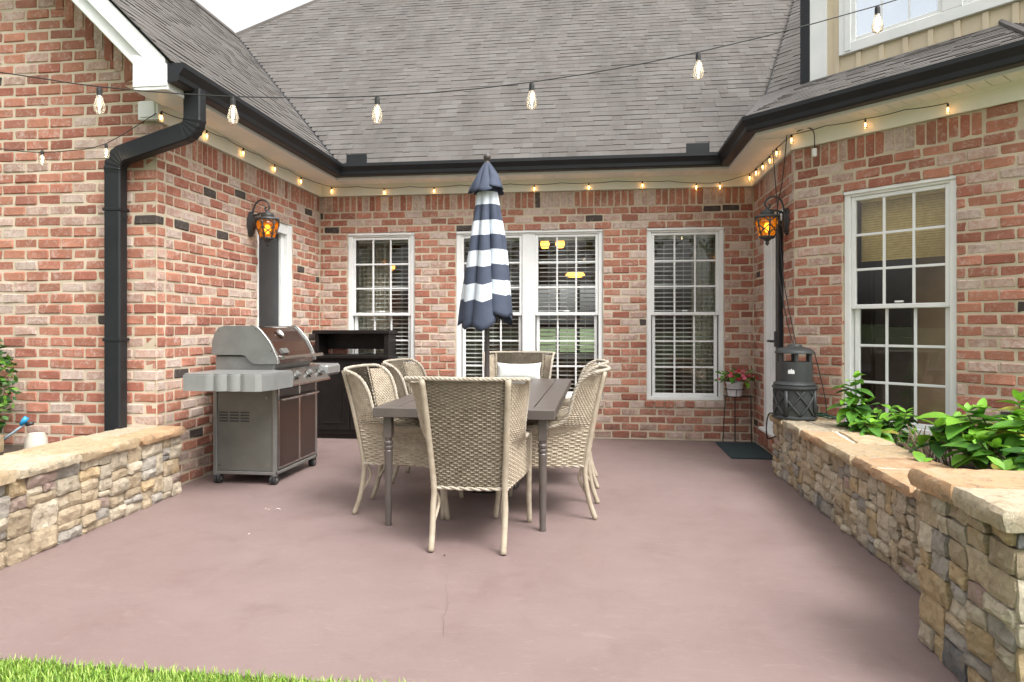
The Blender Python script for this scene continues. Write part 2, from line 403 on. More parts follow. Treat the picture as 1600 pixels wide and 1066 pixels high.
def soldiers(w, a0, a1, z0, z1, step=.072, proud=.0, seq=None):
    n = max(1, round((a1 - a0) / step)); st = (a1 - a0) / n
    last = pick()
    for i in range(n):
        if rb.random() > .4: last = pick()
        addbrick(w, a0 + i * st, a0 + (i + 1) * st - JNT * .8, z0, z1, proud, last)
def core(name, w, a0, a1, z0, z1, openings=(), dep=.16, d=-.0055):
    us = sorted({a0, a1, *[x for o in openings for x in o[:2] if a0 < x < a1]}); zs = sorted({z0, z1, *[x for o in openings for x in o[2:] if z0 < x < z1]})
    mb = MB()
    for i in range(len(us) - 1):
        for j in range(len(zs) - 1):
            um, zm = (us[i] + us[i + 1]) / 2, (zs[j] + zs[j + 1]) / 2
            if any(o[0] < um < o[1] and o[2] < zm < o[3] for o in openings): continue
            mb.add([w.T(us[i], d, zs[j]), w.T(us[i + 1], d, zs[j]), w.T(us[i + 1], d, zs[j + 1]), w.T(us[i], d, zs[j + 1])], [(0, 1, 2, 3)])
    for (o0, o1, p0, p1) in openings:
        for (A, B) in (((o0, p0), (o1, p0)), ((o1, p0), (o1, p1)), ((o1, p1), (o0, p1)), ((o0, p1), (o0, p0))):
            mb.add([w.T(A[0], d, A[1]), w.T(B[0], d, B[1]), w.T(B[0], -dep, B[1]), w.T(A[0], -dep, A[1])], [(0, 1, 2, 3)])
    return mb.build(name, M_mortar, house)
Z0W, Z1W, MEET = .418, 2.26, 1.345
def X2a(x): return x - XL
o_back = [(X2a(-2.81), X2a(-2.03), Z0W, Z1W), (X2a(-1.565), X2a(.05), Z0W, Z1W), (X2a(.51), X2a(1.315), Z0W, Z1W)]
o_left = [(5.98 - YF, 6.72 - YF, .0, 2.245)]
o_right = [(YB - 6.945, YB - 6.25, .20, 2.245)]
o_bay = [(.404, 1.197, Z0W, 2.262)]
cores = {}
def facade_lim(zt): # a limit so that the course stays below the stepped soldiers
    return 99
mb = MB(); mb.add([w_fac.T(0, -.0055, -.05), w_fac.T(2.4, -.0055, -.05), w_fac.T(2.4, -.0055, rake_z(XL - 2.4) - .1), w_fac.T(0, -.0055, rake_z(XL) - .1)], [(0, 1, 2, 3)])
cores[w_fac] = mb.build('wall', M_mortar, house)
cores[w_left] = core('wall', w_left, 0, YB - YF + .06, -.05, 2.8, o_left)
cores[w_back] = core('wall', w_back, -.06, XR - XL + .06, -.05, 2.8, o_back)
cores[w_right] = core('wall', w_right, -.06, YB - 5.92, -.05, 2.8, o_right)
cores[w_bay] = core('wall', w_bay, 0, 1.60, -.05, 2.8, o_bay)
cores[w_end] = core('wall', w_end, 0, 2.0, -.05, 2.8)
# running bond
SOLD0 = 2.490
for w, length, ops, ph, qn in ((w_left, YB - YF, o_left, .02, 0), (w_back, XR - XL, o_back, .05, None), (w_right, YB - 5.92, o_right, .0, None), (w_bay, 1.60, o_bay, .03, None)):
    ops2 = list(ops)
    if w is w_back: ops2 += [(o[0] - .02, o[1] + .02, Z0W - .075, Z0W) for o in ops]
    if w is w_right: ops2 += [(ops[0][0] - .03, ops[0][1] + .0, .065, .20)]
    lay(w, .004, length - .004, .016, SOLD0 - .004, ops2, ph, qn)
lay(w_end, .004, 2.0, .016, FRZ + .02, (), .0)
zsold = SOLD0 + .006
soldiers(w_left, .004, YB - YF - .004, zsold, FRZ - .004)
soldiers(w_back, .004, XR - XL - .004, zsold, FRZ - .004)
soldiers(w_right, .004, YB - 5.92 - .004, zsold, FRZ - .004)
soldiers(w_bay, .09, 1.36, zsold, FRZ - .004)
addbrick(w_bay, .004, .08, zsold, zsold + .075); addbrick(w_bay, .004, .08, zsold + .086, FRZ - .004)
for i in range(2): addbrick(w_bay, 1.371, 1.556, zsold + i * .094, zsold + i * .094 + .083)
for o in o_back:                                   # rowlock sills
    soldiers(w_back, o[0] - .02, o[1] + .02, Z0W - .072, Z0W - .004, .10, .014)
soldiers(w_right, o_right[0][0] - .02, o_right[0][1], .068, .196, .07, .045)
# gable front: courses stop below the stepped soldiers that climb the rake
def step_bottom(X): return rake_z(X) - .22 - .36
def fac_lim_a(zt):  # a (leftwards) must be >= this so that brick tops stay under the steps
    return max(0., -(XL) * 0 + (zt - (2.94 - 2.79 - XL * 0 - .58)) * 1.0)
k = 0; z = .016
while z < 4.2:
    zt = z + CRS - JNT
    Xlim = -2.79 - (zt + .47 - 2.94)               # X where the step bottoms reach this course
    s0 = max(0.0 + (.09 + JNT if k % 2 == 1 else 0.004 * 0), XL - Xlim)
    if XL - Xlim > 0 and zt > 2.62: s0 = XL - Xlim + .01
    a = -PITCH + (PITCH / 2 if k % 2 else 0)
    while a < 2.4:
        b0, b1 = max(a, s0), min(a + PITCH - JNT, 2.4)
        if b1 - b0 > .03: addbrick(w_fac, b0, b1, z + rb.uniform(-.002, .002), zt + rb.uniform(-.002, .002))
        a += PITCH
    z += CRS; k += 1
for i in range(26):
    a0 = .11 + i * .0775; X = XL - a0
    zb = 2.94 + (-2.79 - X) - .50
    addbrick(w_fac, a0, a0 + .0665, zb, zb + .21, .005, rb.choice([0, 0, 3, 2, 1, 4, 3]))
bricks_sorted = sorted(range(len(bricks)), key=lambda i: -bricks[i][6])
single = set(bricks_sorted[:300])
BL, BD, BH = PITCH - JNT, .09, CRS - JNT
variants = []
for i in range(6):
    r_ = random.Random(i); mb = MB(); mb.cbox(-BL / 2, BL / 2, 0, BD, -BH / 2, BH / 2, .008, 0, None, .0034, r_)
    variants.append(mb.mesh('brick', BR[0]))
rest = MB()
for i, (w, a0, a1, z0, z1, mi, sc, pr_) in enumerate(bricks):
    if i in single:
        c = w.T((a0 + a1) / 2, pr_, (z0 + z1) / 2)
        inst('brick', variants[i % 6], cores[w], c - world_loc(house), w.rot(), ((a1 - a0) / BL, 1, (z1 - z0) / BH), BR[mi])
    else:
        rest.cbox(a0, a1, -.09, pr_, z0, z1, .008, mi, w.T, .0034, rb)
tag(rest.build('brickwork', BR, house), kind='stuff')

# ---- frieze boards, soffits, fascia, gutters
fb = MB()
for w, L, zz in ((w_left, YB - YF, 0), (w_back, XR - XL, .0012), (w_right, YB - 5.92, .0024), (w_bay, 1.62, .0006), (w_end, 3, .0018)):
    fb = MB(); fb.box(0, L, .0, .024, FRZ + zz, 2.80, 0); fb.box(0, L, .024, .034, 2.775 + zz, 2.801, 0)
    fb.v = [tuple(w.T(*p)) for p in fb.v]
    fb.build('frieze_board', M_cream, house)
WP = [(XL, 4.18), (XL, YB), (XR, YB), (XR, 5.92), (EX, EY), (7.0, EY)]
FD = [.31, .31, .31, .24, .24]
def offs(e):
    out = []
    def line(i):
        a, b = Vector(WP[i]), Vector(WP[i + 1]); t = (b - a).normalized(); n = Vector((t.y, -t.x)); return a + n * (FD[i] + e), t
    for i in range(len(WP)):
        if i == 0: p, t = line(0); out.append(p); continue
        if i == len(WP) - 1: p, t = line(i - 1); out.append(p + t * (Vector(WP[i]) - Vector(WP[i - 1])).length); continue
        p, t = line(i - 1); q, s_ = line(i)
        den = t.x * s_.y - t.y * s_.x; k_ = ((q.x - p.x) * s_.y - (q.y - p.y) * s_.x) / den
        out.append(p + t * k_)
    return out
o0 = offs(0); om = offs(-.012)
mb = MB()
for i in range(5):
    mb.add([(*WP[i], 2.806), (*WP[i + 1], 2.806), (*o0[i + 1], 2.806), (*o0[i], 2.806)], [(0, 1, 2, 3)])
mb.build('soffit', M_soffit, house)
mb = MB()
for i in range(5):
    a, b, c, d = om[i], om[i + 1], o0[i + 1], o0[i]
    mb.add([(*a, 2.79), (*b, 2.79), (*c, 2.79), (*d, 2.79), (*a, 2.96), (*b, 2.96), (*c, 2.96), (*d, 2.96)], [(0, 1, 2, 3), (4, 5, 6, 7), (0, 1, 5, 4), (2, 3, 7, 6)])
mb.build('fascia', M_white, house)
# soffit planks, each its own piece
plank_me = {}
def planks(w, a0, a1, d1, step=.102):
    key = round(d1, 3)
    if key not in plank_me:
        m_ = MB(); m_.cbox(-step / 2 + .003, step / 2 - .003, .034, d1, -.005, .004, .002); m_.v = [(x, -y, z_) for x, y, z_ in m_.v]
        plank_me[key] = m_.mesh('soffit_plank', M_soffit)
    a = a0 + step / 2
    while a < a1:
        inst('soffit_plank', plank_me[key], house, w.T(a, 0, 2.8005) - world_loc(house), w.rot()); a += step
planks(w_left, -.30, YB - YF - .03, .297); planks(w_back, .32, XR - XL - .31, .297); planks(w_right, .04, 1.36, .297); planks(w_bay, .0, 1.62, .228)
gp = [(0, .122), (0, 0), (.072, 0), (.084, .012), (.087, .045), (.112, .078), (.122, .09), (.122, .122), (.112, .122), (.112, .092), (.08, .05), (.075, .008), (.006, .008), (.006, .122)]
mb = MB(); kk = len(gp); rings = [offs(e + .001) for e, _ in gp]
for i in range(len(WP)):
    for j, (e, zz) in enumerate(gp): mb.v.append((rings[j][i].x, rings[j][i].y, 2.814 + zz))
for i in range(len(WP) - 1):
    for j in range(kk):
        mb.f.append((i * kk + j, i * kk + (j + 1) % kk, (i + 1) * kk + (j + 1) % kk, (i + 1) * kk + j)); mb.m.append(1 if j == 1 else 0)
gutter = mb.build('gutter', [M_gutter, M_gutu], house)
mb = MB(); ring0 = [(XL + .31 + .001 + e, 2.814 + zz) for e, zz in gp[:8]]
mb.prism(ring0, lambda a, d, b: (a, d, b), 4.172, 4.18); mb.build('end_cap', M_gutter, gutter)
for (gx, gy, sx) in ((-2.735, 7.005, 1), (1.17, 7.005, -1)):
    mb = MB(); x0, x1 = sorted((gx + sx * .08, gx + sx * .30))
    mb.cbox(x0, x1, gy - .02, gy - .012, 2.93, 3.035, .003); xx = gx + sx * .08
    mb.cbox(min(xx, xx - sx * .006), max(xx, xx - sx * .006), gy - .02, gy + .05, 2.93, 3.05, .002)
    mb.build('splash_guard', M_gutter, gutter)
# downspout
def rsweep(mb, path, w_, d_, rib=()):
    pts = [Vector(p) for p in path]; ring = []
    for i, p in enumerate(pts):
        t = (pts[min(i + 1, len(pts) - 1)] - pts[max(i - 1, 0)]).normalized(); dv = Vector((0, 1, 0)); lv = t.cross(dv).normalized(); dv = lv.cross(t)
        s = 1 + (.05 if i in rib and i % 2 else 0); c_ = .009
        for (a, b) in ((-1, -1), (1, -1), (1, 1), (-1, 1)):
            hw, hd = w_ / 2 * s, d_ / 2 * s
            q = [(a * (hw - c_), b * hd), (a * hw, b * (hd - c_))]
            if a * b < 0: q = q
            else: q = q[::-1]
            for (l, m_) in (q if True else q): mb.v.append(tuple(p + lv * l + dv * m_))
    n = 8
    for i in range(len(pts) - 1):
        for j in range(n): mb.f.append((i * n + j, i * n + (j + 1) % n, (i + 1) * n + (j + 1) % n, (i + 1) * n + j)); mb.m.append(0)
    mb.f.append(tuple(range(n))); mb.f.append(tuple((len(pts) - 1) * n + j for j in range(n))); mb.m += [0, 0]
path = [(-2.765, 4.40, 2.83), (-2.765, 4.40, 2.66)]; rib = []
def arc(c, r, a0, a1, n, y0, y1):
    for i in range(n + 1):
        t = i / n; a = R(a0 + (a1 - a0) * t); rib.append(len(path)); path.append((c[0] + r * math.cos(a), y0 + (y1 - y0) * t, c[1] + r * math.sin(a)))
arc((-2.865, 2.64), .10, 0, -72, 9, 4.40, 4.41)
arc((-3.28, 2.305), .12, 108, 180, 10, 4.44, 4.452)
path += [(-3.40, 4.455, 2.28), (-3.40, 4.455, 1.6), (-3.40, 4.455, .30)]
mb = MB(); rsweep(mb, path, .125, .085, set(rib)); ds = mb.build('downspout', M_gutter, house)
for zz in (2.02, 1.1):
    mb = MB(); mb.cbox(-3.468, -3.332, 4.408, 4.51, zz, zz + .022, .002); mb.build('strap', M_gutter, ds)
# rake boards of the left wing
def rk(name, m, Y0, Y1, x_from, top, bot, x_to=-5.6):
    mb = MB(); mb.prism([(x_from, rake_z(x_from) + top), (x_to, rake_z(x_to) + top), (x_to, rake_z(x_to) + bot), (x_from, rake_z(x_from) + bot)], lambda a, d, b: (a, d, b), Y0, Y1); return mb.build(name, m, house)
rk('rake_board', M_white, 4.17, 4.20, -2.83, -.012, -.155); rk('rake_board', M_white, 4.20, 4.222, -2.94, -.02, -.27)
rk('rake_soffit', M_soffit, 4.222, 4.50, -2.96, -.245, -.262); rk('rake_board', M_cream, 4.49, 4.515, -3.06, -.24, -.37)
mb = MB(); mb.cbox(-3.06, -2.815, 4.176, 4.50, 2.765, 2.79, .003); mb.prism([(-3.06, 2.79), (-2.815, 2.79), (-2.815, 2.93), (-2.86, 2.96), (-3.06, 3.0)], lambda a, d, b: (a, d, b), 4.171, 4.195)
mb.build('rake_return', M_white, house)
mb = MB(); mb.cbox(-3.245, -3.09, 4.475, 4.52, FRZ, 2.80, .003); mb.cbox(-3.225, -3.11, 4.465, 4.476, FRZ + .015, 2.80, .003); mb.build('frieze_block', M_white, house)

# ---- roofs
shingles = []
rs = random.Random(21)
def shingle_rows(e0, adir, up, rng, rows, roofpart, score_y=1, expo=.105):
    nrm = adir.cross(up).normalized()
    if nrm.z < 0: nrm = -nrm
    for r_ in range(rows):
        t0 = r_ * expo; lo, hi = rng(t0 + expo * .5)
        if hi - lo < .05: continue
        a = lo - rs.uniform(0, .25)
        while a < hi:
            wd = rs.choice([.10, .13, .16, .2, .25]) * rs.uniform(.85, 1.1)
            b0, b1 = max(a, lo), min(a + wd, hi)
            if b1 - b0 > .02:
                th = rs.choice([.0035, .005, .0085]); dz = rs.uniform(-.006, .006)
                shingles.append((e0, adir, up, nrm, b0 + .0007, b1 - .0007, t0 + dz, t0 + expo * 1.12, th, rs.choice([0, 0, 1, 1, 2]), roofpart))
            a += wd
def deck(name, pts):
    mb = MB(); mb.add(pts, [tuple(range(len(pts)))]); return mb.build(name, M_underlay, house)
def vly(Y): return (-2.79 - (Y - 7.06)) if Y < 9.705 else (-5.43 + (Y - 9.705))
def vry(Y): return 1.761 + (Y - 7.621) * .434
main = deck('roof', [(-2.79, 7.06, 2.935), (1.517, 7.06, 2.935), (3.5, 11.63, 7.505), (-3.5, 11.63, 7.505), (-5.43, 9.70, 5.575)])
shingle_rows(Vector((0, 7.05, 2.945)), Vector((1, 0, 0)), Vector((0, Q, Q)), lambda t: (vly(7.05 + Q * t) + .012, vry(7.05 + Q * t) - .012), 59, main)
lroof = deck('roof', [(-2.79, 4.17, 2.935), (-2.79, 7.06, 2.935), (-5.43, 9.70, 5.575), (-5.43, 4.17, 5.575)])
shingle_rows(Vector((-2.775, 0, 2.945)), Vector((0, 1, 0)), Vector((-Q, 0, Q)), lambda t: (4.155, 7.05 + Q * t - .012), 36, lroof)
mb = MB(); mb.prism([(-5.55, 5.60), (-5.43, 5.64), (-5.31, 5.52), (-5.31, 5.50), (-5.43, 5.61), (-5.55, 5.57)], lambda a, d, b: (a, d, b), 4.15, 9.60); mb.build('ridge_cap', SH[1], lroof)
mb = MB(); mb.tube([(-5.43, 9.70, 5.60), (-3.45, 11.68, 7.56)], .035, 6); mb.build('hip_cap', SH[1], main)
deck('roof', [(-5.43, 4.17, 5.57), (-5.43, 9.7, 5.57), (-8.2, 9.7, 2.8), (-8.2, 4.17, 2.8)])
mb = MB(); mb.tube([(-2.79, 7.06, 2.945), (-5.43, 9.70, 5.585)], .028, 6); mb.build('valley', M_gutter, main)
mb = MB(); mb.tube([(1.62, 7.30, 3.19), (1.761, 7.621, 3.59), (3.3, 11.16, 7.13)], .012, 6); mb.build('valley', M_gutter, main)
# the bay: upper roof behind, skirt roof in front, boarded upper wall between
def sp(S_, a_, z_): return Vector((S_ / 2 + a_ * Q, S_ / 2 - a_ * Q, z_))
U45 = Vector((Q, -Q, 0))
AW = -3.562
urf = deck('roof', [sp(8.6, -4.0, 3.02), sp(9.41, AW + .02, 3.60), sp(13, AW + .02, 6.13), sp(13, -5.17, 6.13), sp(9.38, -4.144, 3.575)])
shingle_rows(sp(8.9, 0, 3.25), U45, Vector((.5, .5, Q)), lambda t: (-4.144 - ((3.25 + t * Q) - 3.581) * .4 + .012, AW), 37, urf)
PS = .475; SK0 = 7.148
def hipX(Y): return .414 * Y + .779
skirt = deck('roof', [sp(SK0, -3.38, 2.93), (2.644, 4.504, 2.93), (3.305, 6.105, 3.695), sp(9.41, AW - .6, 3.695)])
def skirt_rng(t):
    S_ = SK0 + t * .903 * 1.41421; hy = (S_ - .779) / 1.414
    return (-3.38 - .12 * t, (S_ - 2 * hy) * Q - .01)
shingle_rows(sp(SK0 - .01, 0, 2.945), U45, Vector((Q * .903, Q * .903, .429)), skirt_rng, 16, skirt)
sk2 = deck('roof', [(2.644, 4.504, 2.93), (7, 4.504, 2.93), (7, 6.354, 3.795), (3.41, 6.354, 3.795)])
shingle_rows(Vector((0, 4.495, 2.945)), Vector((1, 0, 0)), Vector((0, .905, .425)), lambda t: (hipX(4.5 + .905 * t) + .01, 7), 19, sk2)
mb = MB(); mb.cbox(3.36, 7, 6.34, 6.40, 3.80, 3.86, .006); mb.build('roof_trim', M_white, sk2)
mb = MB(); mb.tube([(2.644, 4.504, 2.955), (3.33, 6.16, 3.745)], .025, 6); mb.build('hip_cap', SH[2], skirt)
# collect shingles
sc_ = []
for i, s_ in enumerate(shingles):
    e0, ad, up, nr, b0, b1, t0, t1, th, mi, rp = s_
    c = e0 + ad * ((b0 + b1) / 2) + up * (t0 + .06); px, py = proj(*c); dp = pdepth(c.x, c.y); v = (Vector((0, 0, 1.2)) - c).normalized()
    ok = 0 < px < 1600 and 0 < py < 260 and nr.dot(v) > 0
    sc_.append((b1 - b0) * .105 * nr.dot(v) / dp ** 2 if ok else -1)
ssel = set(sorted(range(len(shingles)), key=lambda i: -sc_[i])[:300])
sv = []
for i in range(3):
    th = (.0035, .005, .0085)[i]; m_ = MB(); m_.add([(-.5, 0, -.004), (.5, 0, -.004), (.5, 1, -.004), (-.5, 1, -.004), (-.5, 0, th), (.5, 0, th), (.5, 1, .001), (-.5, 1, .001)], [(0, 1, 2, 3), (4, 5, 6, 7), (0, 1, 5, 4), (1, 2, 6, 5), (2, 3, 7, 6), (3, 0, 4, 7)])
    sv.append(m_.mesh('shingle', SH[0]))
srest = MB()
for i, (e0, ad, up, nr, b0, b1, t0, t1, th, mi, rp) in enumerate(shingles):
    c = e0 + ad * ((b0 + b1) / 2) + up * t0
    if i in ssel:
        m3 = Matrix.Identity(3); m3.col[0] = ad; m3.col[1] = up; m3.col[2] = nr
        inst('shingle', sv[(.0035, .005, .0085).index(th)], rp, c - world_loc(rp), m3, (b1 - b0, t1 - t0, 1), SH[mi])
    else:
        L = t1 - t0; h = (b1 - b0) / 2
        srest.add([c - ad * h - nr * .004, c + ad * h - nr * .004, c + ad * h + up * L - nr * .004, c - ad * h + up * L - nr * .004,
                   c - ad * h + nr * th, c + ad * h + nr * th, c + ad * h + up * L + nr * .001, c - ad * h + up * L + nr * .001], [(0, 1, 2, 3), (4, 5, 6, 7), (0, 1, 5, 4), (1, 2, 6, 5), (2, 3, 7, 6), (3, 0, 4, 7)], mi)
tag(srest.build('shingle_field', SH, house), kind='stuff')
# boarded upper wall with its window
w_up = Wl(tuple(sp(9.41, AW, 0))[:2], (Q, -Q), (-Q, -Q))
M_board = pm('beige_board', (.66, .56, .40), (.60, .50, .36), 3, .7)
upw = MB(); upw.box(0, 4, -.1, -.006, 3.3, 6.2); upw.v = [tuple(w_up.T(*p)) for p in upw.v]; upw = upw.build('upper_wall', M_board, house)
mb = MB(); mb.box(-.06, .11, -.06, .022, 3.45, 6.2); mb.v = [tuple(w_up.T(*p)) for p in mb.v]; mb.build('corner_board', M_white, upw)
mb = MB(); mb.box(-.16, -.062, -.10, .028, 3.55, 6.2); mb.v = [tuple(w_up.T(*p)) for p in mb.v]; mb.build('flashing', M_gutter, upw)
for i in range(14):
    a = .19 + i * .21
    mb = MB(); mb.box(a, a + .045, -.006, .014, 3.4, 3.84 if a > .25 else 6.2); mb.v = [tuple(w_up.T(*p)) for p in mb.v]; mb.build('batten', M_board, upw)

# ---- windows
def wbox(w, mb, a0, a1, d0, d1, z0, z1, b=.004):
    v, f = cbox((a0, a1, d0, d1, z0, z1), b); mb.add([tuple(w.T(*p)) for p in v], f); return mb
def sash(w, win, a0, a1, z0, z1, d, rows=3, cols=3, st=.034):
    mb = MB(); wbox(w, mb, a0, a0 + st, d - .03, d, z0, z1); wbox(w, mb, a1 - st, a1, d - .03, d, z0, z1)
    wbox(w, mb, a0 + st, a1 - st, d - .029, d - .001, z0, z0 + st); wbox(w, mb, a0 + st, a1 - st, d - .029, d - .001, z1 - st * .9, z1)
    mb.build('sash', M_white, win)
    g0, g1, h0, h1 = a0 + st, a1 - st, z0 + st, z1 - st * .9; mw = .0095
    for i in range(1, cols):
        x = g0 + (g1 - g0) * i / cols; m_ = MB(); wbox(w, m_, x - mw, x + mw, d - .022, d - .006, h0, h1, .002); m_.build('muntin', M_white, win)
    for j in range(1, rows):
        zz = h0 + (h1 - h0) * j / rows; m_ = MB(); wbox(w, m_, g0, g1, d - .0205, d - .0075, zz - mw, zz + mw, .002); m_.build('muntin', M_white, win)
    for i in range(cols):
        for j in range(rows):
            x0, x1 = g0 + (g1 - g0) * i / cols, g0 + (g1 - g0) * (i + 1) / cols; y0, y1 = h0 + (h1 - h0) * j / rows, h0 + (h1 - h0) * (j + 1) / rows
            m_ = MB(); t1, t2 = random.uniform(-.0012, .0012), random.uniform(-.0012, .0012)
            m_.add([tuple(w.T(x0, d - .013 + t1, y0)), tuple(w.T(x1, d - .013 - t1, y0)), tuple(w.T(x1, d - .013 - t1 + t2, y1)), tuple(w.T(x0, d - .013 + t1 + t2, y1))], [(0, 1, 2, 3)])
            m_.build('pane', M_glass, win)
def window(w, a0, a1, z0, z1, units=1, meet=None, rows=3, sill=True):
    win = part('window', house, w.T((a0 + a1) / 2, 0, z0) - world_loc(house)); f = .05
    mb = MB()
    wbox(w, mb, a0 + .002, a0 + f, -.12, -.028, z0 + .002, z1 - .002); wbox(w, mb, a1 - f, a1 - .002, -.12, -.028, z0 + .002, z1 - .002)
    wbox(w, mb, a0 + f, a1 - f, -.12, -.029, z1 - f, z1 - .002); wbox(w, mb, a0 + f, a1 - f, -.12, -.026, z0 + .002, z0 + f * .8)
    wbox(w, mb, a0 + .004, a1 - .004, -.03, -.012, z1 - .03, z1 - .004, .002)
    ua = [(a0 + f, a1 - f)]
    if units == 2:
        c = (a0 + a1) / 2; wbox(w, mb, c - .07, c + .07, -.118, -.027, z0 + f * .8, z1 - f); ua = [(a0 + f, c - .07), (c + .07, a1 - f)]
    mb.build('frame', M_white, win)
    zm = meet or (z0 + z1) / 2
    for (b0, b1) in ua:
        sash(w, win, b0, b1, zm - .02, z1 - f, -.042, rows); sash(w, win, b0 + .012, b1 - .012, z0 + f * .8, zm + .01, -.078, rows)
        m_ = MB(); wbox(w, m_, (b0 + b1) / 2 - .03, (b0 + b1) / 2 + .03, -.074, -.05, zm + .022, zm + .036, .003); m_.build('sash_lock', M_white, win)
    return win, ua
winspec = []
wn_ = []
for o, un in zip(o_back, (1, 2, 1)):
    wn_.append(window(w_back, o[0], o[1], o[2], o[3], un, MEET))
wbay = window(w_bay, *o_bay[0], 1, 1.36)
# upper window: two units on the boarded wall
wu = part('window', house, w_up.T(1.2, 0, 3.85) - world_loc(house)); mb = MB()
for (b0, b1, c0, c1) in ((.24, .36, 3.85, 6.2), (1.15, 1.31, 3.95, 6.2), (.36, 3.5, 3.85, 3.95)):
    wbox(w_up, mb, b0, b1, -.004, .035, c0, c1)
wbox(w_up, mb, .30, .36, .0355, .042, 3.87, 6.2); mb.build('frame', M_white, wu)
mb = MB(); wbox(w_up, mb, .36, .40, 0, .022, 3.95, 6.2); wbox(w_up, mb, 1.11, 1.15, 0, .022, 3.95, 6.2); wbox(w_up, mb, .40, 1.11, 0, .021, 3.95, 3.99); wbox(w_up, mb, 1.31, 1.35, 0, .022, 3.95, 6.2); wbox(w_up, mb, 1.35, 3, 0, .021, 3.95, 3.99); mb.build('sash', M_white, wu)
M_upglass = pm('upper_glass', (.72, .77, .82), (.66, .72, .78), 2, .03, spec=1.0, metal=.8)
for (b0, b1) in ((.40, 1.11), (1.35, 2.2)):
    mb = MB(); mb.add([tuple(w_up.T(b0, .006, 3.99)), tuple(w_up.T(b1, .006, 3.99)), tuple(w_up.T(b1, .006, 6.2)), tuple(w_up.T(b0, .006, 6.2))], [(0, 1, 2, 3)]); mb.build('pane', M_upglass, wu)
mb = MB()
for x in (.635, .875): wbox(w_up, mb, x - .008, x + .008, .006, .011, 3.99, 6.2, .001)
mb.build('muntin', M_white, wu)

# ---- doors
M_dark = pm('dark_door', (.022, .022, .024), (.032, .032, .034), 6, .35, spec=.5)
dl = part('door', house, Vector((XL - .1, 6.35, 0)) - world_loc(house)); w = w_left; a0, a1 = o_left[0][:2]
mb = MB(); wbox(w, mb, a1 - .10, a1 - .003, -.13, -.012, .0, 2.24); wbox(w, mb, a1 - .16, a1 - .10, -.13, -.055, .0, 2.16); wbox(w, mb, a0 + .003, a0 + .08, -.13, -.03, 0, 2.24); wbox(w, mb, a0 + .08, a1 - .10, -.13, -.02, 2.14, 2.242); mb.build('door_frame', M_white, dl)
mb = MB(); wbox(w, mb, a0 + .08, a1 - .16, -.14, -.08, .02, 2.14); mb.build('door_panel', M_dark, dl)
mb = MB(); mb.tube([tuple(w.T(a1 - .24, -.08, 1.05)), tuple(w.T(a1 - .24, -.03, 1.05)), tuple(w.T(a1 - .34, -.03, 1.05))], .012, 8); mb.build('handle', M_black, dl)
dr = part('door', house, Vector((XR + .1, 6.6, .2)) - world_loc(house)); w = w_right; a0, a1 = o_right[0][:2]
mb = MB(); wbox(w, mb, a0 + .002, a0 + .115, -.13, .004, .2, 2.24); wbox(w, mb, a0 + .115, a0 + .16, -.13, -.03, .2, 2.2); wbox(w, mb, a0 + .115, a1 - .003, -.13, -.006, 2.15, 2.24); wbox(w, mb, a0 + .0, a1, -.14, .055, .198, .225); mb.build('door_frame', M_white, dr)
mb = MB(); wbox(w, mb, a0 + .16, a1 - .20, -.11, -.055, .225, 2.15); mb.build('door_panel', M_white, dr)
mb = MB(); wbox(w, mb, a1 - .215, a1 - .11, -.10, .012, .225, 2.18); wbox(w, mb, a1 - .11, a1 - .004, -.10, -.018, .225, 2.2); mb.build('screen_door', M_dark, dr)
mb = MB(); mb.tube([tuple(w.T(a1 - .20, .01, 1.07)), tuple(w.T(a1 - .20, .055, 1.07)), tuple(w.T(a1 - .31, .055, 1.07))], .011, 8); mb.tube([tuple(w.T(a1 - .19, .012, 1.02)), tuple(w.T(a1 - .19, .012, 1.16))], .018, 8); mb.build('handle', M_black, dr)

# ---- rooms seen through the glass
M_in = pm('room_wall', (.36, .31, .25), (.32, .27, .22), 2, .9); M_inf = pm('room_floor', (.12, .07, .04), (.09, .05, .03), 4, .5); M_inb = pm('bay_room_wall', (.30, .20, .12), (.24, .155, .09), 3, .8)
def room(name, poly, z0, z1, open_edges, mwall, holes=None):
    mb = MB(); k_ = len(poly)
    mb.add([(*p, z0) for p in poly], [tuple(range(k_))], 1); mb.add([(*p, z1) for p in poly], [tuple(range(k_))], 0)
    for i in range(k_):
        if i in open_edges: continue
        a, b = poly[i], poly[(i + 1) % k_]
        if holes and i in holes:
            s0, s1, h0, h1 = holes[i]; L = lambda s, z_: (a[0] + (b[0] - a[0]) * s, a[1] + (b[1] - a[1]) * s, z_)
            for (p, q, u_, v_) in ((0, s0, z0, z1), (s1, 1, z0, z1), (s0, s1, z0, h0), (s0, s1, h1, z1)): mb.add([L(p, u_), L(q, u_), L(q, v_), L(p, v_)], [(0, 1, 2, 3)])
        else: mb.add([(*a, z0), (*b, z0), (*b, z1), (*a, z1)], [(0, 1, 2, 3)])
    return mb.build(name, [mwall, M_inf], house)
rm = room('room', [(-3.10, 7.412), (1.58, 7.412), (1.58, 11.2), (-3.10, 11.2)], .05, 2.6, {0}, M_in, {2: (.27, .55, .75, 1.95)})
mb = MB()
for x in (.35, 0, -.33, -.66, -1.0): mb.box(x - .03, x + .03, 11.16, 11.19, .75, 1.95)
for zz in (.75, 1.2, 1.9): mb.box(-1.0, .35, 11.155, 11.185, zz, zz + .04)
mb.build('far_window_bars', M_black, rm)
room('room', [tuple(w_bay.T(.05, -.012, 0))[:2], tuple(w_bay.T(1.55, -.012, 0))[:2], (4.0, 4.95), (4.0, 7.35), (1.75, 7.35)], .05, 2.6, {0, 2}, M_inb)  # right side has no wall, left open to brighten the room with daylight

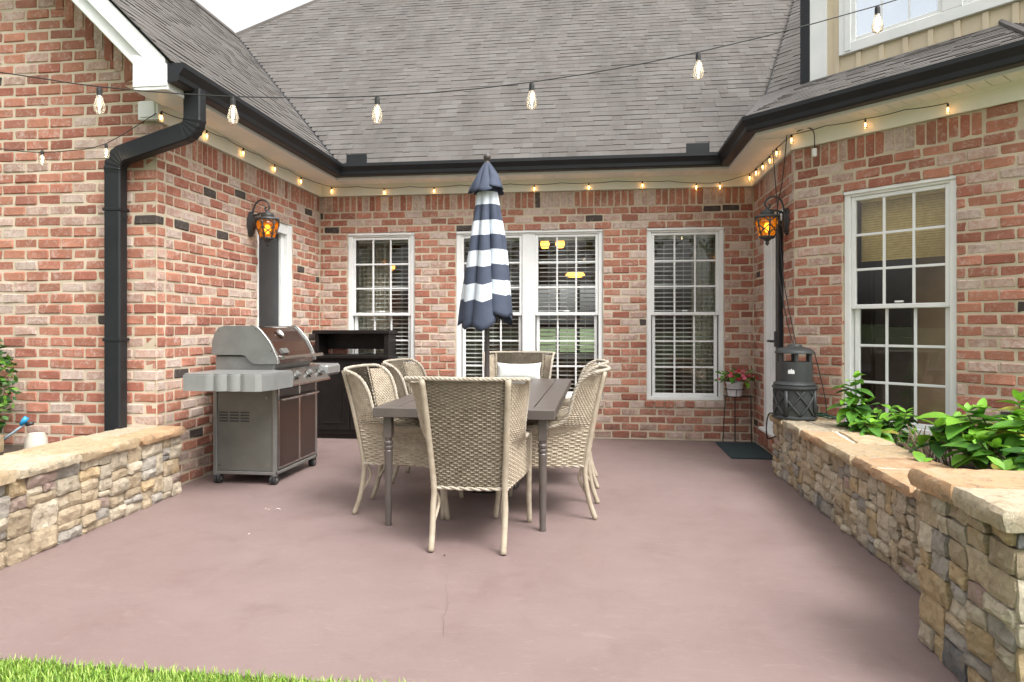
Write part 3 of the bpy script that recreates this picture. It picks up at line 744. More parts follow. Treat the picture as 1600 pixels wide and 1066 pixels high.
# ------------------------------------------------------------------ stone walls
def split(x0, x1, z0, z1, rnd, out, wmax=.27, hmax=.135):
    w_, h_ = x1 - x0, z1 - z0
    if (w_ > wmax * rnd.uniform(.75, 1.2)) and (w_ / h_ > .9 or h_ < .1):
        s = x0 + w_ * rnd.uniform(.34, .66); split(x0, s, z0, z1, rnd, out, wmax, hmax); split(s, x1, z0, z1, rnd, out, wmax, hmax); return
    if h_ > hmax * rnd.uniform(.7, 1.35) and h_ > .085:
        s = z0 + h_ * rnd.uniform(.33, .67); split(x0, x1, z0, s, rnd, out, wmax, hmax); split(x0, x1, s, z1, rnd, out, wmax, hmax); return
    out.append((x0, x1, z0, z1))
def stone_mesh(w_, h_, rnd):
    nx = max(4, min(9, round(w_ / .026))); nz = max(3, min(7, round(h_ / .024))); vs = []; idx = {}
    g = .004; ph = rnd.uniform(0, 100); bul = rnd.uniform(.006, .022); tx, tz = rnd.uniform(-.13, .13), rnd.uniform(-.16, .16)
    for i in range(nx + 1):
        for j in range(nz + 1):
            u_, v_ = i / nx, j / nz
            x = (u_ - .5) * (w_ - g); z = (v_ - .5) * (h_ - g)
            eb = min(u_, 1 - u_) * w_; ez = min(v_, 1 - v_) * h_; border = i in (0, nx) or j in (0, nz)
            corner = i in (0, nx) and j in (0, nz)
            nn = mnoise.noise(Vector((x * 14 + ph, z * 14, ph)))
            n2_ = mnoise.noise(Vector((x * 40 + ph, z * 40, ph))); d = (bul + nn * .014 + n2_ * .008 + tx * x + tz * z) if not border else bul * .45 + nn * .010 + n2_ * .006 + (tx * x + tz * z) * .7
            jx = mnoise.noise(Vector((x * 22, z * 22 + ph, 3.3))) * .006; jz = mnoise.noise(Vector((x * 22 + ph, z * 22, 7.7))) * .006
            if corner: x *= 1 - .006 / max(w_, .03); z *= 1 - .005 / max(h_, .03)
            idx[i, j] = len(vs); vs.append((x + jx, -d, z + jz))
    fs = [(idx[i, j], idx[i + 1, j], idx[i + 1, j + 1], idx[i, j + 1]) for i in range(nx) for j in range(nz)]
    loop = [idx[i, 0] for i in range(nx)] + [idx[nx, j] for j in range(nz)] + [idx[i, nz] for i in range(nx, 0, -1)] + [idx[0, j] for j in range(nz, 0, -1)]
    b0 = len(vs)
    for q in loop: p = vs[q]; vs.append((p[0] * .985, .06, p[2] * .985))
    n = len(loop)
    fs += [(loop[i], loop[(i + 1) % n], b0 + (i + 1) % n, b0 + i) for i in range(n)]
    return vs, fs
def stone_face(root, w, L, z0, z1, seed, wmax=.27, hmax=.135):
    rnd = random.Random(seed); out = []
    a = 0
    while a < L - .02:                       # first break the run into bays so that no course runs through
        b = a + rnd.uniform(.45, .75)
        if L - b < .3: b = L
        split(a, b, z0, z1, rnd, out, wmax, hmax); a = b
    for (x0, x1, y0, y1) in out:
        mb = MB(); v, f = stone_mesh(x1 - x0, y1 - y0, rnd); mb.add(v, f)
        me = mb.mesh('stone', rnd.choices(ST, STW)[0], (0, 0, 0), False)
        inst('stone', me, root, w.T((x0 + x1) / 2, rnd.uniform(-.008, .008), (y0 + y1) / 2) - world_loc(root), w.rot())
def slab(mb, poly, z0, z1, rnd, m=0):
    pts = []
    for i in range(len(poly)):
        a, b = Vector(poly[i]), Vector(poly[(i + 1) % len(poly)]); n = max(1, int((b - a).length / .045))
        for k_ in range(n): pts.append(a.lerp(b, k_ / n))
    c = sum(pts, Vector((0, 0))) / len(pts); rings = []
    for (ins, z, j) in ((.010, z0, .006), (-.002, z0 + (z1 - z0) * .45, .009), (.002, z0 + (z1 - z0) * .8, .006), (.012, z1, .004)):
        ring = []
        for p in pts:
            d = (c - p); d = d / max(d.length, 1e-4); q = p + d * (ins + rnd.uniform(-j, j)); ring.append((q.x, q.y, z + rnd.uniform(-.003, .003)))
        rings.append(ring)
    n = len(pts); vs = [v for r_ in rings for v in r_] + [(c.x, c.y, z1 + .002)]
    fs = [(k_ * n + i, k_ * n + (i + 1) % n, (k_ + 1) * n + (i + 1) % n, (k_ + 1) * n + i) for k_ in range(3) for i in range(n)]
    fs += [(3 * n + i, 3 * n + (i + 1) % n, 4 * n) for i in range(n)] + [tuple(range(n - 1, -1, -1))]
    return mb.add(vs, fs, m)
def flag_cap(root, O, du, dv, L, Wd, z0, z1, seed, step=.42, two=True):
    rnd = random.Random(seed); O, du, dv = Vector(O), Vector(du), Vector(dv); P = lambda a, b: O + du * a + dv * b
    a = 0; skew = 0; g = .012
    while a < L - .05:
        b = min(L, a + step * rnd.uniform(.75, 1.25))
        if L - b < .16: b = L
        sk2_ = rnd.uniform(-.06, .06) if b < L else 0
        f0, f1 = -rnd.uniform(.0, .018), Wd + rnd.uniform(-.01, .01)
        if two and rnd.random() < .75:
            m0, m1 = Wd * rnd.uniform(.38, .62), Wd * rnd.uniform(.38, .62)
            cells = [[(a + skew + g, f0), (b + sk2_ - g, f0), (b - g, m1 - g), (a + g, m0 - g)], [(a + g, m0 + g), (b - g, m1 + g), (b - sk2_ - g, f1), (a - skew + g, f1)]]
        else: cells = [[(a + skew + g, f0), (b + sk2_ - g, f0), (b - sk2_ - g, f1), (a - skew + g, f1)]]
        for cpoly in cells:
            mb = MB(); slab(mb, [tuple(P(*q)) for q in cpoly], z0, z1 + rnd.uniform(-.004, .004), rnd)
            mb.build('flagstone', rnd.choice(CAPM), root, 2)
        a, skew = b, sk2_
# right planter wall
wallR = thing('stone_wall', 'long low stone planter wall with flagstone cap running to the house door', 'stone wall', (1.62, 4.4, 0))
w_rs = Wl((1.445, 5.88), (0, -1), (-1, 0))
MB().box(1.462, 1.78, 2.78, 5.88, -.05, .425).build('mortar_core', M_bed, wallR)
stone_face(wallR, w_rs, 3.08, 0, .425, 4, .19, .10)
MB().box(1.43, 1.79, 2.80, 5.87, .424, .473).build('cap_mortar', M_capjoint, wallR)
flag_cap(wallR, (1.405, 5.89), (0, -1), (1, 0), 3.1, .40, .428, .482, 9)
wallP = thing('stone_wall', 'taller stone pier and return wall with thick flagstone cap in the near corner', 'stone wall', (2.1, 2.5, 0))
MB().box(1.248, 3.2, 2.215, 2.79, -.05, .59).build('mortar_core', M_bed, wallP)
stone_face(wallP, Wl((1.23, 2.80), (0, -1), (-1, 0)), .60, 0, .59, 15, .20, .115)
stone_face(wallP, Wl((1.23, 2.20), (1, 0), (0, -1)), 1.9, 0, .59, 16, .30, .16)
MB().box(1.225, 3.2, 2.21, 2.80, .589, .63).build('cap_mortar', M_capjoint, wallP)
rnd = random.Random(8)
for poly, m_ in (([(1.185, 2.80), (1.19, 2.50), (1.52, 2.46), (1.75, 2.80)], CAPM[0]), ([(1.185, 2.485), (1.18, 2.17), (1.72, 2.16), (1.70, 2.44), (1.52, 2.445)], CAPM[2]), ([(1.77, 2.80), (1.715, 2.46), (2.5, 2.44), (2.5, 2.79)], CAPM[0]), ([(1.735, 2.44), (1.74, 2.17), (2.5, 2.16), (2.5, 2.42)], CAPM[1])):
    mb = MB(); slab(mb, poly, .592, .66, rnd); mb.build('flagstone', m_, wallP, 2)
# left wall
dl_ = Vector((.0454, -.999)); nl_ = Vector((.999, .0454))
w_ls = Wl((-3.005, 4.60), tuple(dl_), tuple(nl_))
wallL = thing('stone_wall', 'low tan stone wall with orange flagstone cap in front of the downspout', 'stone wall', (-3.15, 3.5, 0))
mb = MB(); mb.box(0, 2.45, -.36, -.017, -.05, .425); mb.v = [tuple(w_ls.T(*p)) for p in mb.v]; mb.build('mortar_core', M_bed, wallL)
stone_face(wallL, w_ls, 2.45, 0, .425, 31, .24, .12)
mb = MB(); mb.box(.0, 2.44, -.38, -.01, .424, .474); mb.v = [tuple(w_ls.T(*p)) for p in mb.v]; mb.build('cap_mortar', M_capjoint, wallL)
flag_cap(wallL, tuple(w_ls.T(0, .035, 0))[:2], tuple(dl_), tuple(-nl_), 2.46, .42, .428, .484, 12, .5)
# soil behind the walls
M_soil = pm('soil', (.075, .05, .033), (.04, .028, .02), 25, .98, bmp=.8, bscale=60, bd=.02)
mb = MB(); mb.add([(1.7, 2.7, .37), (3.4, 2.7, .37), (3.4, 4.9, .37), (2.72, 4.9, .37), (1.70, 5.92, .37)], [(0, 1, 2, 3, 4)]); tag(mb.build('planter_soil', M_soil), kind='structure')
mb = MB(); mb.add([(-3.3, 2.1, .33), (-6.5, 2.1, .33), (-6.5, 4.56, .33), (-3.3, 4.56, .33)], [(0, 1, 2, 3)]); tag(mb.build('bed_soil', M_soil), kind='structure')

# ------------------------------------------------------------------ dining table
M_table = pm('brown_table_metal', (.078, .063, .057), (.092, .075, .067), 14, .38, bmp=.06, coord='pos', spec=.75)
TX0, TX1, TY0, TY1, TZ = -1.335, -.25, 3.93, 6.31, .72
TCX, TCY = (TX0 + TX1) / 2, (TY0 + TY1) / 2
table = thing('dining_table', 'long dark brown outdoor dining table with slatted top and turned legs', 'table', (TCX, TCY, 0))
mb = MB()
mb.cbox(TX0, TX1, TY0, TY0 + .12, TZ - .058, TZ, .004); mb.cbox(TX0, TX1, TY1 - .12, TY1, TZ - .058, TZ, .004)
mb.cbox(TX0, TX0 + .13, TY0 + .1205, TY1 - .1205, TZ - .0575, TZ - .0005, .004); mb.cbox(TX1 - .13, TX1, TY0 + .1205, TY1 - .1205, TZ - .0575, TZ - .0005, .004)
mb.build('table_frame', M_table, table)
ns = 4; wsl = (TX1 - TX0 - .26 - .008) / ns
for i in range(ns):
    x = TX0 + .134 + i * wsl; mb = MB(); mb.cbox(x + .002, x + wsl - .002, TY0 + .123, TY1 - .123, TZ - .03, TZ - .002, .003); mb.build('table_slat', M_table, table)
MB().box(TX0 + .06, TX1 - .06, TY0 + .06, TY1 - .06, TZ - .056, TZ - .032).build('under_panel', M_table, table)
for (x, y) in ((TX0 + .075, TY0 + .075), (TX1 - .075, TY0 + .075), (TX0 + .075, TY1 - .075), (TX1 - .075, TY1 - .075)):
    mb = MB(); h = .026; mb.cbox(x - h, x + h, y - h, y + h, .53, TZ - .058, .004)
    mb.lathe([(.020, 0), (.021, .01), (.019, .02), (.0255, .44), (.0265, .452), (.022, .458), (.028, .468), (.028, .478), (.021, .485), (.028, .494), (.028, .506), (.021, .514), (.0255, .535)], 16, (x, y, 0))
    mb.build('leg', M_table, table, 2)

# ------------------------------------------------------------------ wicker chairs
M_wick = pm('rattan', (.43, .362, .272), (.30, .245, .178), 26, .7, bmp=.3, coord='pos', lo=.3, hi=.7)
M_wick2 = pm('rattan_pale', (.46, .41, .335), (.33, .28, .215), 20, .7, bmp=.3, lo=.3, hi=.7)
M_pole = pm('rattan_pole', (.41, .35, .265), (.31, .255, .185), 18, .6, bmp=.2, lo=.35, hi=.7)
ZB, ZT = .335, .925
def back_pt(s, t):
    hb = .205 + .035 * t; y = -.255 - .085 * t - .035 * t * t - .035 * (1 - s * s) * (.5 + .5 * t)
    return Vector((hb * s, y, ZB + (ZT - ZB) * t))
RIM = [(.335, .27), (.545, .275), (.566, .21), (.572, .08), (.580, -.04), (.600, -.115), (.645, -.165), (.71, -.188), (.78, -.205), (.85, -.235), (.895, -.275), (.918, -.32), (.925, -.345)]
def rim_y(z):
    for (z0, y0), (z1, y1) in zip(RIM, RIM[1:]):
        if z <= z1: k_ = (z - z0) / (z1 - z0); return y0 + (y1 - y0) * k_
    return RIM[-1][1]
def rim_x(z): return .268 + .055 * max(0, (z - .45) / .475) ** 1.3
def side_pt(sg, u_, t):
    a = back_pt(1, t); z = a.z; bx, by = rim_x(z), rim_y(z)
    x = a.x + (bx - a.x) * (1 - (1 - u_) ** 1.7); y = a.y + (by - a.y) * u_
    return Vector((sg * x, y, z))
def weave(fn, urange, rows, nst, mb, inner, amp=.0030, hh=.0068, th=.0028, stake=.0040, flat=False):
    """fn(u,t)->pos over u in 0..1; rows of t; nst stakes"""
    ts = rows; eps = .004
    for ri, t in enumerate(ts):
        k_ = nst * 2 + 1; vs = []
        tj = t + random.uniform(-.0012, .0012)
        for i in range(k_):
            u_ = i / (k_ - 1); p = fn(u_, tj); pu = fn(min(1, u_ + eps), tj) - fn(max(0, u_ - eps), tj); pt = fn(u_, min(1, tj + eps)) - fn(u_, max(0, tj - eps))
            nr = pu.cross(pt); nr = nr.normalized() if nr.length > 1e-9 else Vector((0, 1, 0)); tt = pt.normalized() if pt.length > 1e-9 else Vector((0, 0, 1))
            o = (amp if (i // 2 + ri) % 2 else -amp) if i % 2 else 0
            c = p + nr * o; hv = hh * random.uniform(.88, 1.05)
            vs += [c + tt * hv, c + nr * th, c - tt * hv, c - nr * th]
        fs = [(i * 4 + j, i * 4 + (j + 1) % 4, (i + 1) * 4 + (j + 1) % 4, (i + 1) * 4 + j) for i in range(k_ - 1) for j in range(4)]
        mb.add(vs, fs)
    if len(ts) > 20 or flat:
        G = 14; mb.add([fn(i / G, ts[0] + (ts[-1] - ts[0]) * j / G) for i in range(G + 1) for j in range(G + 1)], [(i * (G + 1) + j, (i + 1) * (G + 1) + j, (i + 1) * (G + 1) + j + 1, i * (G + 1) + j + 1) for i in range(G) for j in range(G)])
    for i in range(nst + 1):
        u_ = (i) / nst; u_ = min(1, max(0, u_)); mb.tube([fn(u_, ts[0] + (ts[-1] - ts[0]) * q / 10) for q in range(11)], stake, 4, False)
def rope(mb, path, r=.0062, strands=3, tw=85, rad=.0072):
    P = [Vector(p) for p in path]; dense = []
    for a, b in zip(P, P[1:]):
        n = max(1, int((b - a).length / .009))
        for k_ in range(n): dense.append(a.lerp(b, k_ / n))
    dense.append(P[-1]); up = Vector((.3, .2, 1)); s_ = 0; tr = [[] for _ in range(strands)]
    for i, p in enumerate(dense):
        t = (dense[min(i + 1, len(dense) - 1)] - dense[max(i - 1, 0)]).normalized(); up = (up - t * up.dot(t)).normalized(); sd_ = t.cross(up)
        if i: s_ += (p - dense[i - 1]).length
        for q in range(strands):
            a = s_ * tw + q * 2 * math.pi / strands; tr[q].append(p + (up * math.cos(a) + sd_ * math.sin(a)) * r)
    for q in range(strands): mb.tube(tr[q], rad, 5)
def smooth_path(pts, n=6):
    P = [Vector(p) for p in pts]; out = []
    for i in range(len(P) - 1):
        p0, p1, p2, p3 = P[max(i - 1, 0)], P[i], P[i + 1], P[min(i + 2, len(P) - 1)]
        for k_ in range(n):
            t = k_ / n; out.append(.5 * ((2 * p1) + (-p0 + p2) * t + (2 * p0 - 5 * p1 + 4 * p2 - p3) * t * t + (-p0 + 3 * p1 - 3 * p2 + p3) * t ** 3))
    out.append(P[-1]); return out
random.seed(5)
def make_chair():
    t = thing('wicker_chair', 'x', 'chair', (0, 0, 0), 'wicker armchairs around the dining table')
    rows = [i / 49 for i in range(37)]
    mb = MB(); weave(lambda u_, tt: back_pt(u_ * 2 - 1, tt), None, rows, 19, mb, 0)
    weave(lambda u_, tt: back_pt(u_ * 2 - 1, tt), None, [.735 + .0152 * i for i in range(16)] + [.975, .99, 1.0], 19, mb, 0, .003, .0052, .0026, .0042)
    for i in range(19):
        for q_ in (.25, .75): mb.tube([back_pt((i + q_) / 19 * 2 - 1, .72 + .28 * k_ / 4) for k_ in range(5)], .0030, 4, False); mb.build('backrest', M_wick, t, True)
    for sg in (-1, 1):
        mb = MB(); weave(lambda u_, tt: side_pt(sg, u_, tt), None, [i / 49 for i in range(48)], 16, mb, 0); mb.build('side_panel', M_wick, t, True)
    fr = lambda u_, tt: Vector((.268 * (u_ * 2 - 1), .272 + .012 * math.sin(u_ * math.pi), ZB + .105 * tt))
    mb = MB(); weave(fr, None, [i / 9 for i in range(10)], 20, mb, 0); mb.build('apron', M_wick, t, True)
    se = lambda u_, tt: Vector(((.20 + .068 * tt) * (u_ * 2 - 1), -.255 + .525 * tt, .44 + .012 * math.sin(tt * 3.14)))
    mb = MB(); weave(se, None, [i / 43 for i in range(44)], 18, mb, 0); mb.build('seat', M_wick, t, True)
    side = [(rim_x(z), y, z) for z, y in RIM[1:]]
    top = [tuple(back_pt(s, 1) + Vector((0, -.004, .004))) for s in (.92, .6, .3, 0, -.3, -.6, -.92)]
    pathr = [(.268, .278, .45)] + side + top + [(-x, y, z) for x, y, z in reversed(side)] + [(-.268, .278, .45)]
    mb = MB(); rope(mb, smooth_path(pathr, 4)); mb.build('braided_rim', M_wick2, t, True)
    base = [tuple(back_pt(s, 0) + Vector((0, -.006, -.004))) for s in (-1, -.6, -.2, .2, .6, 1)] + [(.268, .27, ZB - .004), (.09, .282, ZB - .004), (-.09, .282, ZB - .004), (-.268, .27, ZB - .004), tuple(back_pt(-1, 0) + Vector((0, -.006, -.004)))]
    mb = MB(); rope(mb, base, .005, 2, 60, .007); mb.build('lower_hoop', M_wick2, t, True)
    for sg in (-1, 1):
        pts = smooth_path([(sg * (back_pt(1, q).x - .012), back_pt(1, q).y - .016, back_pt(1, q).z) for q in (1, .66, .33, 0)] + [(sg * .197, -.275, .22), (sg * .195, -.30, .10), (sg * .195, -.335, .004)], 4)
        mb = MB(); mb.tube(pts, .0165, 10); mb.build('leg', M_pole, t, True)
        pts = smooth_path([(sg * .272, .272, .57), (sg * .272, .262, .42), (sg * .268, .262, .22), (sg * .27, .285, .004)], 5)
        mb = MB(); mb.tube(pts, .0165, 10); rope(mb, [(sg * .272, .268, .46), (sg * .272, .262, .40)], .013, 2, 250, .006); mb.build('leg', M_pole, t, True)
        mb = MB(); mb.tube([(sg * .205, -.32, .62), (sg * (rim_x(.62) - .004), rim_y(.62) - .012, .625)], .009, 6); mb.build('brace', M_pole, t, True)
        mb = MB(); mb.tube(smooth_path([(sg * .20, -.26, ZB), (sg * .175, -.23, .25), (sg * .19, -.285, .15)], 4), .010, 6); mb.build('brace', M_pole, t, True)
    return t
chair0 = make_chair()
spots = [(-.69, 3.885, 0, 1.0, 'wicker armchair nearest the camera, its woven back turned to us'),
         (-1.225, 4.42, -90, 1.0, 'wicker armchair on the grill side of the table, nearer of the two'),
         (-1.235, 5.27, -90, 1.0, 'wicker armchair on the grill side of the table, farther of the two'),
         (-.345, 4.49, 90, 1.0, 'wicker armchair on the doormat side of the table, nearer of the two'),
         (-.345, 5.30, 90, 1.0, 'wicker armchair on the doormat side of the table, farther of the two'),
         (-.775, 6.36, 180, 1.04, 'wicker armchair at the far table end holding a white pillow')]
for i, (x, y, a, sc, lab) in enumerate(spots):
    c = chair0 if i == 0 else copy_tree(chair0)
    c.location = (x, y, 0); c.rotation_euler[2] = R(a + (0, 2, -1.5, -2, 1.5, 0)[i]); c.scale = (sc * (1.02 if i == 5 else 1), 1, 1.02 if i == 5 else 1); c['label'] = lab
# pillow
mb = MB(); nu, nv = 18, 10
for side_ in (1, -1):
    vs = []
    for i in range(nu + 1):
        for j in range(nv + 1):
            u_, v_ = i / nu * 2 - 1, j / nv * 2 - 1
            th_ = .055 * ((1 - abs(u_) ** 3) * (1 - abs(v_) ** 3)) ** .55; pinch = 1 - .06 * (1 - v_ * v_) * abs(u_) ** 4
            vs.append((.215 * u_ * pinch, side_ * th_, .085 * v_ * (1 - .06 * (1 - u_ * u_)) + .012 * abs(u_) ** 3 * v_))
    mb.add(vs, [(i * (nv + 1) + j, (i + 1) * (nv + 1) + j, (i + 1) * (nv + 1) + j + 1, i * (nv + 1) + j + 1) for i in range(nu) for j in range(nv)])
pil = mb.build('pillow', pm('pillow_fabric', (.72, .72, .68), (.60, .61, .57), 60, .95, bmp=.9, bscale=140, bd=.004, coord='obj'), None, True)
pil.location = (-.755, 6.49, .765); pil.rotation_euler = (R(-12), 0, 0); tag(pil, 'small white textured pillow leaning on the far wicker armchair', 'pillow')

# ------------------------------------------------------------------ closed parasol
UX, UY = -.835, 5.10
M_navy = pm('navy_canvas', (.044, .054, .086), (.058, .072, .108), 9, .85, bmp=.35, bscale=200, bd=.002)
M_cloth = pm('white_canvas', (.60, .64, .68), (.52, .56, .61), 8, .85, bmp=.35, bscale=200, bd=.002)
M_umbp = pm('bronze_pole', (.055, .046, .042), (.07, .058, .052), 10, .4, spec=.5)
umb = thing('parasol', 'closed navy and white striped parasol standing through the dining table', 'parasol', (UX, UY, 0))
mb = MB(); mb.tube([(UX, UY, .08), (UX, UY, 2.44)], .019, 14); mb.build('pole', M_umbp, umb, 2)
mb = MB(); mb.lathe([(.001, 0), (.24, 0), (.245, .015), (.23, .05), (.12, .07), (.04, .085), (.03, .28), (.001, .28)], 28, (UX, UY, 0)); mb.build('base', M_black, umb, 2)
mb = MB(); mb.lathe([(.001, 2.43), (.022, 2.432), (.024, 2.445), (.012, 2.452), (.012, 2.46), (.024, 2.468), (.029, 2.485), (.024, 2.502), (.012, 2.511), (.001, 2.513)], 18, (UX, UY, 0)); mb.build('finial', M_umbp, umb, True)
ru = random.Random(4); NF = 8; fold = [ru.uniform(.45, 1.35) for _ in range(NF)]; drop = [ru.uniform(-.05, .05) for _ in range(NF)]
def canopy_pt(th_, v_, z_top, z_bot, r0, r1, dep, flare=1.0, sag=1):
    s = th_ / (2 * math.pi) * NF; i = int(s) % NF; f = s - int(s); wv = math.cos(2 * math.pi * f)          # ridge at rib, valley between
    amp = (fold[i] * (1 - f) + fold[(i + 1) % NF] * f)
    r = r0 + (r1 - r0) * v_ ** flare; tw = .42 * v_ * math.sin(2 * math.pi * f) * amp * .6
    r *= (1 + dep * wv * min(1, v_ * 2.2) * amp + .10 * math.sin(3 * th_ + 5 * v_) * v_)
    dz = sag * (.042 * (4 * abs(f - .5) - 1) * -amp + (drop[i] * (1 - f) + drop[(i + 1) % NF] * f))
    z = z_top + (z_bot - z_top) * v_ + dz * (v_ ** 6 + .30 * v_)
    a = th_ + tw; return Vector((UX + r * math.cos(a), UY + r * math.sin(a), z))
mb = MB(); NT, NV = 128, 54
bounds = [(0, .135, 1), (.135, .225, 0), (.225, .335, 1), (.335, .435, 0), (.435, .54, 1), (.54, .645, 0), (.645, .755, 1), (.755, .855, 0), (.855, 1.01, 1)]
vl = sorted({i / 36 for i in range(37)} | {b[0] for b in bounds}); NV = len(vl) - 1; vs = []
for v_ in vl:
    for j in range(NT): vs.append(canopy_pt(2 * math.pi * j / NT, v_, 2.36, 1.275, .055, .185, .26, .9))
mb.v = [tuple(v) for v in vs]
for i in range(NV):
    vm = (vl[i] + vl[i + 1]) / 2; mi = next(1 if b[2] else 0 for b in bounds if b[0] <= vm < b[1])
    for j in range(NT): mb.f.append((i * NT + j, i * NT + (j + 1) % NT, (i + 1) * NT + (j + 1) % NT, (i + 1) * NT + j)); mb.m.append(mi)
can = mb.build('canopy', [M_cloth, M_navy], umb, True)
md = can.modifiers.new('thick', 'SOLIDIFY'); md.thickness = .002
mb = MB(); vs = []
for i in range(13):
    for j in range(NT): vs.append(canopy_pt(2 * math.pi * j / NT + .2, i / 12, 2.445, 2.235, .018, .125, .16, .8, .35))
mb.add(vs, [(i * NT + j, i * NT + (j + 1) % NT, (i + 1) * NT + (j + 1) % NT, (i + 1) * NT + j) for i in range(12) for j in range(NT)])
o = mb.build('vent_flap', M_navy, umb, True); o.modifiers.new('thick', 'SOLIDIFY').thickness = .002
for j in range(NF):
    a = 2 * math.pi * j / NF; mb = MB(); mb.tube([(UX + .03 * math.cos(a), UY + .03 * math.sin(a), 2.30), (UX + .12 * math.cos(a), UY + .12 * math.sin(a), 1.24)], .005, 5); mb.build('rib', M_umbp, umb)
mb = MB(); mb.tube([(UX + .01, UY - .12, 1.42), (UX + .012, UY - .13, 1.26), (UX + .005, UY - .11, 1.19)], .006, 6); mb.build('cord', M_cloth, umb)

# ------------------------------------------------------------------ gas grill
M_alu = pm('cast_aluminium', (.19, .19, .182), (.22, .22, .21), 10, .36, .45, bmp=.08, bscale=200)
M_shelf = pm('grey_shelf', (.25, .255, .247), (.285, .29, .28), 8, .34, .3)
M_side = pm('grey_green_panel', (.115, .115, .100), (.145, .143, .128), 5, .42, .25)
M_enam = pm('brown_enamel', (.034, .015, .010), (.042, .019, .013), 5, .12, .0, spec=.7)
M_door = pm('brown_door', (.030, .017, .014), (.038, .022, .018), 6, .28, spec=.45)
M_steel = pm('stainless', (.55, .54, .52), (.48, .47, .45), 12, .22, 1.0)
M_rub = pm('rubber', (.02, .02, .02), (.03, .03, .03), 20, .7)
grill = thing('gas_grill', 'gas grill on casters with brown enamel lid and two brown doors by the side wall', 'grill', (-2.68, 5.28, 0))
I3 = lambda a, d, b: (a, d, b)
body = MB(); body.cbox(-2.92, -2.445, 4.915, 5.655, .10, .745, .004); body = body.build('cart', M_side, grill)
for (x, y) in ((-2.925, 4.905), (-2.445, 4.905), (-2.925, 5.64), (-2.445, 5.64)):
    mb = MB(); mb.cbox(x - .005, x + .025, y - .004, y + .024, .065, .75, .003); mb.build('corner_post', M_alu, grill)
mb = MB(); mb.cbox(-2.93, -2.42, 4.90, 5.665, .075, .10, .004); mb.build('bottom_rail', M_alu, grill)
slot = MB()
for g_ in range(3):
    for r_ in range(4): x = -2.885 + g_ * .087; slot.box(x, x + .07, 4.9125, 4.914, .475 + r_ * .022, .475 + r_ * .022 + .011)
slot.build('vent_slots', M_black, grill)
prof = [(-2.963, .985), (-2.957, 1.076), (-2.938, 1.15), (-2.905, 1.193), (-2.86, 1.208), (-2.645, 1.208), (-2.60, 1.198), (-2.565, 1.17), (-2.498, 1.09), (-2.455, 1.01), (-2.43, .95), (-2.425, .918), (-2.58, .915), (-2.63, .922), (-2.658, .945), (-2.685, .975), (-2.711, .985)]
mb = MB(); mb.prism(prof, I3, 4.935, 4.98); capn = mb.build('lid_end', M_alu, grill)
mb = MB(); mb.prism(prof, I3, 5.60, 5.645); mb.build('lid_end', M_alu, grill)
pin = [(x + (.006 if x < -2.7 else -.006), z - .006) for x, z in prof[:12]] + [(-2.58, .93), (-2.70, .98)]
mb = MB(); mb.prism(pin, I3, 4.98, 5.60); lid = mb.build('lid', M_enam, grill)
for yy in (4.938, 5.638):
    mb = MB(); mb.tube(smooth_path([(x + .002, yy, z + .003) for x, z in prof[5:12]], 3), .0055, 6); mb.build('lid_trim', M_steel, grill, True)
for (x, z) in ((-2.60, 1.188), (-2.47, 1.02), (-2.90, 1.17)):
    mb = MB(); mb.tube([(x, 4.936, z), (x, 4.930, z)], .006, 8); mb.build('bolt', M_steel, capn)
for (x, z) in ((-2.88, .66), (-2.50, .66), (-2.88, .14), (-2.50, .14)):
    mb = MB(); mb.tube([(x, 4.915, z), (x, 4.911, z)], .005, 8); mb.build('bolt', M_steel, grill)
mb = MB(); mb.cbox(-2.945, -2.46, 4.955, 5.625, .80, .98, .01); mb.build('firebox', M_alu, grill)
mb = MB(); mb.tube([(-2.385, 4.945, .965), (-2.375, 5.66, .965)], .013, 12)
for yy in (4.98, 5.60): mb.tube([(-2.385, yy, .965), (-2.44, yy, .975)], .009, 8)
mb.build('lid_handle', M_steel, grill, 2)
nv_ = Vector((.82, 0, .57)); tv = Vector((.57, 0, -.82))
def disc(c, r, h, m, par, name, n=20, nrm=nv_):
    mb = MB(); mb.tube([c, Vector(c) + nrm * h * .8, Vector(c) + nrm * h], [r, r, r * .86], n); return mb.build(name, m, par, 2)
tc = Vector((-2.545, 5.22, 1.145)); th_ = disc(tc, .040, .014, M_steel, grill, 'thermometer'); disc(tc + nv_ * .0142, .027, .002, M_white, th_, 'dial')
mb = MB(); c = Vector((-2.455, 5.11, 1.01)); mb.add([tuple(c + Vector((0, -.055, 0)) + tv * -.022 + nv_ * .01), tuple(c + Vector((0, .055, 0)) + tv * -.022 + nv_ * .01), tuple(c + Vector((0, .055, 0)) + tv * .022 + nv_ * .01), tuple(c + Vector((0, -.055, 0)) + tv * .022 + nv_ * .01)] + [tuple(c + Vector((0, q, 0)) + tv * r_ - nv_ * .01) for q, r_ in ((-.055, -.022), (.055, -.022), (.055, .022), (-.055, .022))], [(0, 1, 2, 3), (0, 1, 5, 4), (1, 2, 6, 5), (2, 3, 7, 6), (3, 0, 4, 7)]); mb.build('name_plate', M_alu, grill)
mb = MB(); mb.prism([(-2.455, .885), (-2.405, .872), (-2.30, .762), (-2.305, .748), (-2.445, .742)], I3, 4.90, 5.665); mb.build('control_panel', M_steel, grill)
nk = Vector((.72, 0, .69))
for yy in (5.10, 5.33, 5.56):
    c = Vector((-2.352, yy, .82)); kb = disc(c, .033, .008, M_steel, grill, 'knob', 20, nk); disc(c + nk * .008, .025, .026, M_alu, kb, 'grip', 14, nk)
disc(Vector((-2.352, 4.99, .82)), .015, .018, M_steel, grill, 'igniter', 14, nk)
poly = [(-2.44, 4.91), (-2.90, 4.91), (-2.90, 4.475), (-2.885, 4.455), (-2.72, 4.45)]
